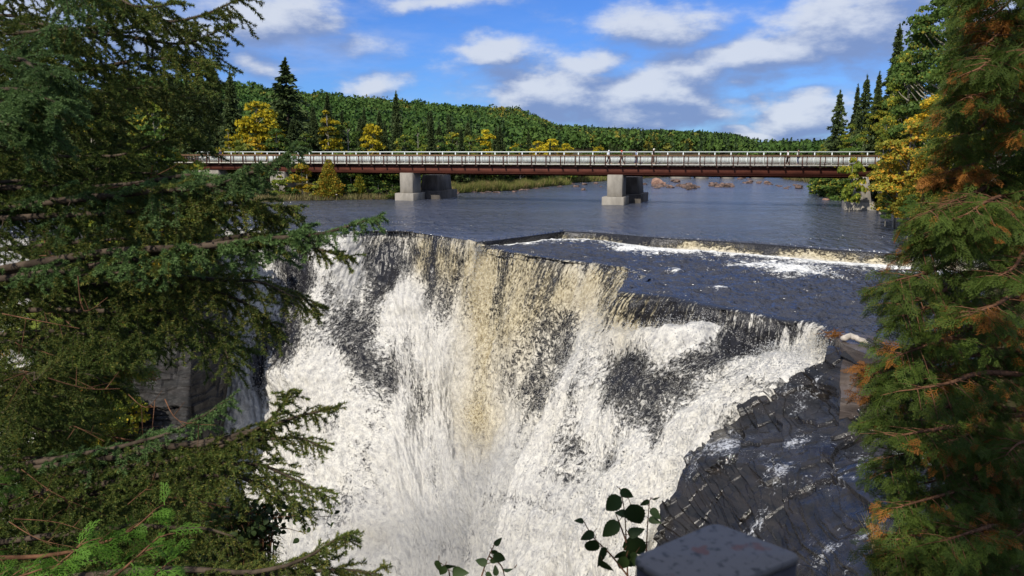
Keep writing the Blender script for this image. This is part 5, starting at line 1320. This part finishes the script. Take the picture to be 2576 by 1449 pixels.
BG = [  # tree, points (x, y, distance), kind
 (0, [(-300, -40, 5.2), (150, -60, 5.0), (420, 50, 4.8), (592, 8, 4.7)], 'n', 1.0), (0, [(-300, 60, 5.2), (100, 60, 5.0), (400, 110, 4.7), (560, 76, 4.6)], 'n', 1.1),
 (0, [(-300, 100, 5.2), (100, 180, 4.9), (380, 150, 4.6), (525, 165, 4.5)], 'n', 1.1), (1, [(-250, 220, 6.4), (100, 260, 6.0), (380, 220, 5.8), (530, 262, 5.6)], 'n', 1.2),
 (0, [(-300, -220, 5.2), (60, -160, 4.8), (280, -20, 4.6), (430, 20, 4.5)], 'n', 1.0), (0, [(120, -120, 4.2), (172, -30, 4.2), (120, 70, 4.2), (40, 110, 4.2)], 'b', .8),
 (0, [(-300, 190, 5.2), (0, 150, 4.1), (100, 190, 3.9), (155, 190, 3.8)], 'b', .7), (0, [(-300, 250, 5.2), (-50, 225, 4.0), (70, 225, 3.8), (150, 262, 3.7)], 'b', .8), (0, [(-300, 300, 5), (-40, 300, 4.0), (60, 330, 3.9), (130, 345, 3.9)], 'b', .7),
 (0, [(-300, 390, 5.2), (60, 400, 5.0), (330, 380, 4.8), (480, 330, 4.7)], 'n', 1.2), (0, [(-300, 450, 5.2), (60, 470, 5.0), (330, 430, 4.8), (470, 470, 4.7)], 'n', 1.2),
 (0, [(-300, 560, 5.2), (200, 500, 4.4), (520, 470, 4.0), (640, 430, 3.9), (748, 372, 3.85)], 'b', .62), (0, [(-300, 540, 5.2), (200, 500, 4.5), (540, 480, 4.1), (725, 540, 3.9)], 'n', .75),
 (0, [(-300, 560, 5.2), (250, 540, 4.4), (540, 520, 4.1), (690, 575, 4.0)], 'n', .75), (0, [(-300, 470, 5.2), (250, 470, 4.6), (500, 430, 4.3), (600, 470, 4.2)], 'b', .8),
 (0, [(-300, 740, 5.2), (200, 640, 4.4), (560, 610, 4.0), (800, 590, 3.85), (972, 528, 3.8)], 'b', .50), (0, [(-300, 740, 5.2), (300, 640, 4.3), (640, 625, 4.0), (780, 560, 3.9)], 'b', .6), (0, [(-300, 740, 5.2), (300, 660, 4.3), (650, 600, 4.0), (888, 640, 3.9)], 'n', .55),
 (0, [(-300, 780, 5.2), (250, 690, 4.6), (560, 700, 4.3), (800, 770, 4.2)], 'n', .8), (0, [(-300, 800, 5.2), (250, 720, 4.7), (540, 730, 4.4), (700, 830, 4.3)], 'n', .85), (0, [(-300, 800, 5.2), (200, 780, 4.7), (460, 800, 4.5), (595, 905, 4.4)], 'n', .9),
 (1, [(-250, 860, 6.4), (200, 830, 6.0), (440, 850, 5.6), (640, 870, 5.5)], 'n', 1.0), (1, [(-250, 760, 6.4), (100, 730, 6.0), (400, 700, 5.8), (620, 660, 5.7)], 'n', 1.1), (1, [(-250, 640, 6.4), (100, 620, 6.0), (360, 590, 5.8), (520, 560, 5.6)], 'n', 1.1),
 (0, [(-300, 1230, 5.2), (150, 1150, 4.7), (430, 1080, 4.4), (590, 990, 4.2)], 'b', .55), (0, [(-300, 1230, 5.2), (250, 1140, 4.6), (620, 1090, 4.2), (745, 960, 4.1)], 'n', .62), (0, [(-300, 1230, 5.2), (300, 1150, 4.5), (640, 1080, 4.2), (852, 1012, 4.1)], 'n', .6),
 (0, [(-300, 1230, 5.2), (300, 1180, 4.5), (600, 1120, 4.2), (825, 1115, 4.1)], 'n', .65), (0, [(-300, 1290, 5.2), (300, 1210, 4.5), (600, 1160, 4.2), (832, 1232, 4.1)], 'n', .75), (0, [(-300, 1340, 5.2), (250, 1240, 4.6), (560, 1200, 4.3), (780, 1290, 4.2)], 'n', .8),
 (0, [(-300, 1500, 5.0), (300, 1440, 4.2), (700, 1420, 3.9), (885, 1335, 3.8)], 'n', .62), (0, [(-300, 1520, 5.0), (300, 1470, 4.2), (740, 1450, 3.9), (935, 1462, 3.8)], 'n', .7), (0, [(-300, 1560, 5.0), (200, 1500, 4.2), (560, 1490, 4.0), (800, 1400, 3.9)], 'n', .75),
 (0, [(-300, 1400, 5.2), (200, 1340, 4.6), (480, 1330, 4.4), (640, 1400, 4.3)], 'n', .9),
]
for i, (ti, L, kd, sz) in enumerate(BG):
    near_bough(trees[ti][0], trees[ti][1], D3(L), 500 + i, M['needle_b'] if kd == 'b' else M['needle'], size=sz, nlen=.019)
r6 = np.random.default_rng(88)
for i in range(30):
    if i in (12, 13, 15, 16): continue
    y = -80 + i * 53 + r6.normal(0, 18); xt = r6.uniform(170, 500) if not (900 < y < 1080) else r6.uniform(120, 330)
    ti = int(i % 3 == 0); Y0 = TR[ti][1]; Yt = Y0 - r6.uniform(-.6, .9)
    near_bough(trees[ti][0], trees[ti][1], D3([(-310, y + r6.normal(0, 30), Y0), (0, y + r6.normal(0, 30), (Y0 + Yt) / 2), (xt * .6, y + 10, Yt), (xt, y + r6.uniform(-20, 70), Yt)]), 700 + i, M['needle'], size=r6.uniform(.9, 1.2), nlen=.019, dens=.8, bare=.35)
# dead bare twigs among them
tb = trees[0]
b = MB()
for i in range(16):
    x0, y0 = r6.uniform(0, 420), r6.uniform(420, 1350); Y = r6.uniform(3.7, 4.6)
    a = vec(at_y(x0, y0, Y)); q = vec(at_y(x0 + r6.uniform(60, 240), y0 + r6.uniform(-80, 90), Y + r6.uniform(-.3, .3))); mdl = (a + q) / 2 + r6.normal(0, .05, 3)
    C_ = crom(np.array([a, mdl, q]), np.linspace(0, 2, 9)); b.tube(C_ - vec(tb[1]), np.linspace(.0035, .001, 9), 4)
    for k_ in range(4):
        p = C_[3 + k_]; b.tube([p - vec(tb[1]), p + r6.normal(0, .07, 3) - vec(tb[1])], [.0025, .001], 3)
b.build('dead_twigs', M['bark_r'], tb[0])['kind'] = 'stuff'

# ------------------------------------------------------------------ near cedars
def frond_unit():
    """flat fan of scale leaves, along +x, in the xy plane, length 1"""
    Q = []
    def strip(p, d, l, w): 
        n = np.array([-d[1], d[0], 0]); p = vec(p); e = p + vec(d) * l
        Q.append([p - n * w * .6, p + n * w * .6, e + n * w * .35 - vec(d) * l * .1, e - n * w * .35]); 
    rr = np.random.default_rng(2)
    strip([0, 0, 0], [1, 0, 0], .98, .028)
    for i in range(9):
        u = .12 + .82 * i / 9; s = 1 if i % 2 else -1; l = (.50 * (1 - u) ** .7 + .05) * rr.uniform(.8, 1.1); an = s * math.radians(rr.uniform(38, 50))
        d = [math.cos(an), math.sin(an), 0]; strip([u, 0, 0], d, l, .026)
        for j in range(3):
            v = .3 + .6 * j / 3; s2 = 1 if j % 2 else -1; a2 = an + s2 * .65
            strip([u + d[0] * l * v, d[1] * l * v, 0], [math.cos(a2), math.sin(a2), 0], l * (.50 * (1 - v) + .16), .024)
    Q = vec(Q); return Q
FR = frond_unit(); FR[..., 2] = -.25 * FR[..., 0] ** 2 + .05 * np.sin(FR[..., 1] * 9)
def fronds(P, X, N_, size):
    """frond at P, growing along X, facing N_"""
    X = unit(X); Z = unit(N_ - np.sum(N_ * X, 1, keepdims=True) * X); Yv = np.cross(Z, X)
    Rm = np.stack([X, Yv, Z], 1)                      # n,3,3
    V = np.einsum('qkj,njc->nqkc', FR, Rm) * size[:, None, None, None] + P[:, None, None]
    return V.reshape(-1, 3)
def cedar_bough(parent, org, pts, seed, n, m, width=.28, fs=.15, dead=.15, wood='bark_r', hang=.5):
    r = np.random.default_rng(seed); pts = vec(pts); t = np.linspace(0, 1, 16); C_ = crom(pts, t * (len(pts) - 1))
    L = np.sum(np.linalg.norm(np.diff(C_, axis=0), axis=1))
    mb = MB(); mb.tube(C_, np.interp(t, [0, 1], [.006 + .008 * L, .003]), 6)
    up = np.array([0, 0, 1.]); P, X, Nn = [], [], []
    ns = max(4, int(L / .09))
    per = max(3, n // ns)
    for i in range(ns):
        u = .15 + .85 * (i + r.random()) / ns; p = np.array([np.interp(u, t, C_[:, j]) for j in range(3)]); j = min(14, int(u * 15)); ax = unit(C_[j + 1] - C_[j])
        sd = unit(np.cross(ax, up)) * (1 if i % 2 else -1)
        l = width * (1.15 - .75 * u) * r.uniform(.6, 1.2) * 1.6
        d = unit(ax * .7 + sd * .8 + up * r.uniform(-.5, .4)); e = p + d * l + up * (-hang * l * .35); mid = (p + e) / 2 + up * .04 * l
        mb.tube([p, mid, e], [.004, .003, .0015], 3)
        for k in range(per):
            v = .2 + .8 * (k + r.random()) / per; P.append(p * (1 - v) + e * v + r.normal(0, .012, 3)); s2 = unit(np.cross(d, up)) * (1 if k % 2 else -1)
            X.append(d * .8 + s2 * .7 + up * (-hang + r.normal(0, .35)) + r.normal(0, .2, 3)); Nn.append(up * .8 + r.normal(0, .6, 3))
    P, X, Nn = vec(P), vec(X), vec(Nn); k = len(P)
    V = fronds(P, X, Nn, fs * r.uniform(.6, 1.25, k))
    Vw = np.concatenate(mb.v); Fw = np.concatenate(mb.f); nw = len(Vw)
    Fq = np.arange(len(V)).reshape(-1, 4) + nw
    dd = (fbm(P * 4.5 + 3.3, 2) * .5 + .5 + r.normal(0, .12, k)) > (1 - dead - .12)
    mi = np.concatenate([np.zeros(len(Fw)), np.repeat(np.where(dd, 2, 1), len(FR))])
    return mesh('branch', np.concatenate([Vw, V]) - vec(org), [Fw, Fq], [M[wood], m, M['cedar_d']], parent, mi=mi)
EY = [-100, 60, 160, 259, 324, 416, 470, 500, 520, 560, 600, 640, 680, 720, 780, 830, 880, 930, 960, 1010, 1060, 1100, 1180, 1230, 1300, 1380, 1500]
EX = [2400, 2385, 2360, 2325, 2306, 2315, 2330, 2290, 2245, 2255, 2285, 2205, 2168, 2178, 2205, 2185, 2195, 2140, 2130, 2152, 2172, 2188, 2172, 2195, 2200, 2185, 2170]
ca = (2660 - 1288) / 1850 * 6.6
corg = (ca, 6.6, 2.6)
ced = thing('cedar_tree', 'near cedar with rust coloured dead sprays filling the right edge', 'cedar', corg)
b = MB(); z = np.linspace(-1, 9, 12); b.tube(np.stack([.04 * np.sin(z), .03 * np.cos(z * .8), z], 1), np.interp(z, [-1, 9], [.15, .04]), 9); b.build('trunk', M['bark_r'], ced, smooth=True)
r7 = np.random.default_rng(55)
nb = 84
for i in range(nb):
    y = -90 + i * (1620 / nb) + r7.normal(0, 14); ex = np.interp(y, EY, EX) + np.interp(y, [200, 500, 800, 900, 1050], [80, 62, 60, 38, 50])
    outer = i % 2 == 0
    xt = ex + (r7.uniform(0, 30) if outer else r7.uniform(90, 330)); Yt = r7.uniform(4.9, 6.0) if outer else r7.uniform(4.6, 7.2)
    if 560 < y < 1500 and outer: Yt = r7.uniform(4.8, 5.6)
    y0 = y + r7.uniform(-90, 40)
    cedar_bough(ced, corg, D3([(2660, y0, 6.6), ((2660 + xt) / 2, (y0 + y) / 2 - 25, (6.6 + Yt) / 2), (xt * .75 + 2660 * .25, y - 12, Yt + .2), (xt, y + r7.uniform(0, 26), Yt)]),
                900 + i, int(r7.uniform(220, 300)), M['cedar'], dead=.12, fs=.115)
# bright cedar sprays low on the left
corg2 = at_y(-220, 1500, 3.6); corg2 = (corg2[0], corg2[1], corg2[2] - 1.2)
ced2 = thing('cedar_tree', 'small bright green cedar poking up at the bottom left corner', 'cedar', corg2)
b = MB(); b.tube([(0, 0, -1), (0, 0, 2.6)], [.06, .02], 8); b.build('trunk', M['bark_r'], ced2)
for i, (L, n, fs) in enumerate([([(-220, 1500, 3.6), (20, 1490, 3.3), (120, 1440, 3.2), (205, 1370, 3.15)], 36, .13), ([(-220, 1540, 3.6), (40, 1520, 3.3), (240, 1480, 3.2), (400, 1350, 3.1)], 40, .12), ([(-220, 1540, 3.6), (100, 1530, 3.3), (300, 1500, 3.2), (420, 1420, 3.1)], 30, .12),
        ([(-220, 1400, 3.6), (100, 1400, 3.7), (300, 1350, 3.8), (395, 1278, 3.8)], 12, .12), ([(-220, 1120, 3.6), (-130, 1160, 3.4), (-60, 1190, 3.3), (-5, 1220, 3.3)], 30, .09), ([(-220, 1500, 3.6), (-60, 1480, 3.3), (20, 1460, 3.2), (110, 1430, 3.15)], 30, .13)]):
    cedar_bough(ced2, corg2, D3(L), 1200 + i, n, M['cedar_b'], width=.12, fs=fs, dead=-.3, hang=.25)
# greener understory filling the dark lower left
und = thing('cedar_tree', 'dim cedar filling the shaded lower left behind the spruce boughs', 'cedar', (-5.2, 8.5, .5))
b = MB(); b.tube([(0, 0, -1), (.1, 0, 5.5)], [.1, .02], 8); b.build('trunk', M['bark_r'], und)
for i in range(40):
    y = 760 + i * 19 + r7.normal(0, 12); xt = r7.uniform(60, 330 if y < 1080 else 560)
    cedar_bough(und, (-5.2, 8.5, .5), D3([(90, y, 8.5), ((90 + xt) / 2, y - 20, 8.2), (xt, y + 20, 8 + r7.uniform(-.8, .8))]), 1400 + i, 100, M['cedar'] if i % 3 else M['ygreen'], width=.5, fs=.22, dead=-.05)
und2 = thing('cedar_tree', 'dark cedar at the bottom edge under the lowest spruce boughs', 'cedar', (-3.6, 6.6, .0))
b = MB(); b.tube([(0, 0, -1), (.1, 0, 3.3)], [.1, .02], 8); b.build('trunk', M['bark_r'], und2)
for i in range(26):
    y = 1230 + i * 12 + r7.normal(0, 12); xt = r7.uniform(60, 640)
    cedar_bough(und2, (-3.6, 6.6, 0), D3([(150, y, 6.6), ((150 + xt) / 2, y - 20, 6.4), (xt, y + 20, 6 + r7.uniform(-.8, .8))]), 1500 + i, 90, M['cedar'], width=.4, fs=.18, dead=-.1)

# ------------------------------------------------------------------ broad leaved saplings
def leaf_shape(L, w, r, ser=7):
    k = np.linspace(0, 1, ser * 2 + 1); hw = w * np.sin(np.clip(k, 0, 1) ** .62 * math.pi) ** .85
    hw = hw * (1 + .10 * (np.arange(len(k)) % 2)); hw[0] = 0; hw[-1] = 0
    c = np.stack([k * L, 0 * k, -.22 * L * k ** 2], 1)
    l_ = c + np.stack([0 * k, hw, .25 * hw], 1); r_ = c + np.stack([0 * k, -hw, .25 * hw], 1)
    return c, l_, r_
def leaf_at(V, Fl, p, d, nrm, L, w, r):
    c, a, b = leaf_shape(L, w, r); X = unit(vec(d)); Z = vec(nrm) - np.dot(nrm, X) * X; Z = unit(Z); Yv = np.cross(Z, X); R_ = np.stack([X, Yv, Z])
    n = len(c); base = sum(len(v) for v in V); V.append(np.concatenate([c, a, b]) @ R_ + vec(p))
    for i in range(n - 1):
        Fl.append([base + i, base + i + 1, base + n + i + 1, base + n + i]); Fl.append([base + i, base + 2 * n + i, base + 2 * n + i + 1, base + i + 1])
def sapling(label, Y, stems, leaves, seed, LL=.052):
    r = np.random.default_rng(seed); p0 = at_y(*stems[0][0], Y); org = (p0[0], p0[1], p0[2] - .9)
    t = thing('birch_sapling', label, 'sapling', org)
    b = MB()
    for st in stems:
        P = vec([at_y(x, y, Y + .02 * k) for k, (x, y) in enumerate(st)]); C_ = crom(P, np.linspace(0, len(P) - 1, 14)) if len(P) > 2 else np.linspace(P[0], P[1], 8)
        b.tube(C_ - vec(org), np.linspace(.0032, .0014, len(C_)), 6)
    b.tube([(0, 0, -.6), (0.01, 0, .4), (0, 0, .9)], [.006, .005, .0032], 6)
    V, Fl = [], []
    for (x, y, sx, sy, s) in leaves:              # attach point on the stem side, tip direction
        p = vec(at_y(x, y, Y + r.uniform(-.02, .02))); q = vec(at_y(x + sx, y + sy, Y + r.uniform(-.03, .03)))
        d = q - p; L = np.linalg.norm(d)
        b.tube([p - vec(org), p - d * .25 + np.array([0, 0, .006]) - vec(org)], [.0012, .0012], 4)
        leaf_at(V, Fl, p - vec(org), d, np.array([r.normal(0, .5), -1, r.uniform(.0, .9)]), L, L * .29 * s, r)
    b.build('stem', M['bark_r'], t, smooth=True)
    # each leaf a part
    n_ = 0
    for i, v in enumerate(V):
        fl = np.array(Fl[n_:n_ + 2 * (len(v) // 3 - 1)]) ; n_ += 2 * (len(v) // 3 - 1)
        fl = fl - fl.min(); mesh('leaf', v, fl, M['birch_leaf'], t)
    return t
sapling('tallest leafy sapling of three at the bottom, rising beside the post', 2.4,
        [[(1580, 1475), (1576, 1380), (1571, 1287), (1559, 1226)], [(1580, 1450), (1536, 1395), (1494, 1353), (1468, 1311)], [(1576, 1365), (1560, 1320), (1548, 1290)], [(1622, 1470), (1627, 1362), (1630, 1306), (1634, 1259)]],
        [(1562, 1250, -44, 38, 1), (1560, 1232, 36, 22, .9), (1574, 1292, -22, -2, .9), (1586, 1268, 30, 62, 1), (1556, 1312, -44, 42, .95), (1468, 1311, -20, -2, .8), (1494, 1338, -34, 22, 1), (1496, 1358, -18, 40, .9), (1512, 1378, 2, 56, 1.1),
         (1516, 1410, 22, 36, 1.1), (1584, 1350, 34, 56, 1.25), (1580, 1345, 40, -14, 1), (1570, 1385, -24, 30, .8), (1575, 1400, -20, 40, .8), (1634, 1259, -26, 14, .7), (1636, 1280, 28, 26, 1), (1632, 1305, 30, 10, .9), (1600, 1390, -40, 40, 1.2), (1640, 1256, 20, -2, .5)], 1)
sapling('middle leafy sapling at the bottom edge with a single leaning stem', 2.3, [[(1205, 1470), (1225, 1410), (1250, 1358)], [(1232, 1400), (1262, 1425), (1272, 1470)]],
        [(1244, 1372, 18, -18, .9), (1238, 1384, 16, 12, 1), (1240, 1396, 36, 16, .9), (1226, 1418, -32, -10, 1), (1232, 1410, 22, 4, .9), (1248, 1448, -2, -26, 1), (1294, 1428, -26, 12, 1), (1222, 1440, 20, 18, .9)], 2)
sapling('shortest sapling of three, just its top leaves showing at the bottom edge', 2.3, [[(1132, 1475), (1130, 1440), (1120, 1420)]],
        [(1120, 1424, -14, 26, 1.1), (1116, 1422, 32, 8, .9), (1138, 1438, 36, 4, 1), (1104, 1410, -2, 34, 1)], 3)
# leafy bush low in the middle left, many small dark leaves
def leafbush(label, cx, cy, rx, ry, Y, n, seed, sz=.045):
    r = np.random.default_rng(seed); org = at_y(cx, cy + ry, Y); t = thing('leafy_shrub', label, 'shrub', (org[0], org[1], org[2] - .8))
    o3 = np.array([org[0], org[1], org[2] - .8]); b = MB(); V, Fl = [], []
    for i in range(n // 9):
        tip = (cx + r.normal(0, rx * .55), cy + r.normal(0, ry * .5)); P = vec([o3, vec(at_y(cx + r.normal(0, rx * .2), cy + ry * .8, Y)), vec(at_y(*tip, Y + r.normal(0, .25)))]); C_ = crom(P, np.linspace(0, 2, 12))
        b.tube(C_ - o3, np.linspace(.006, .0012, 12), 4)
        for k in range(9):
            j = r.integers(5, 12); d = rdir(r, 1)[0]; d[2] -= .5; leaf_at(V, Fl, C_[j] - o3 + r.normal(0, .03, 3), d, rdir(r, 1)[0] + np.array([0, -.8, .5]), sz * r.uniform(.7, 1.2), sz * .36, r)
    b.build('stem', M['bark_r'], t); mesh('foliage', np.concatenate(V), np.array(Fl), M['birch_leaf'], t); return t
leafbush('dark leafy shrub against the white water below the long spruce boughs', 640, 1290, 150, 70, 4.6, 620, 5)
leafbush('sparse dark twiggy shrub at the bottom left of the falls', 560, 1400, 120, 60, 4.8, 300, 6)
grass('grass', 'dry grass tuft on the near rim at the lower right', lambda r, n: np.stack([r.uniform(1.7, 4.4, n), r.uniform(3.4, 6.2, n), np.zeros(n)], 1), 9000, .30, M['drygrass'], 61, .004)
grass('grass', 'green grass beneath the near cedar', lambda r, n: np.stack([r.uniform(2.6, 5.0, n), r.uniform(4.6, 8, n), np.zeros(n)], 1), 7000, .35, M['grass'], 62, .005)
# ---- the trees of the wood the viewer stands in front of: they shade the near cedar and the post
for i, (x, y, h, k) in enumerate([(-2.2, -7.0, 17, 'r_poplar')]):
    place(k, x, y, gz(x, y) - .2, h, i, ['tall poplar right behind the viewpoint that shades the fence post'][i], 'poplar', 'poplar_tree')
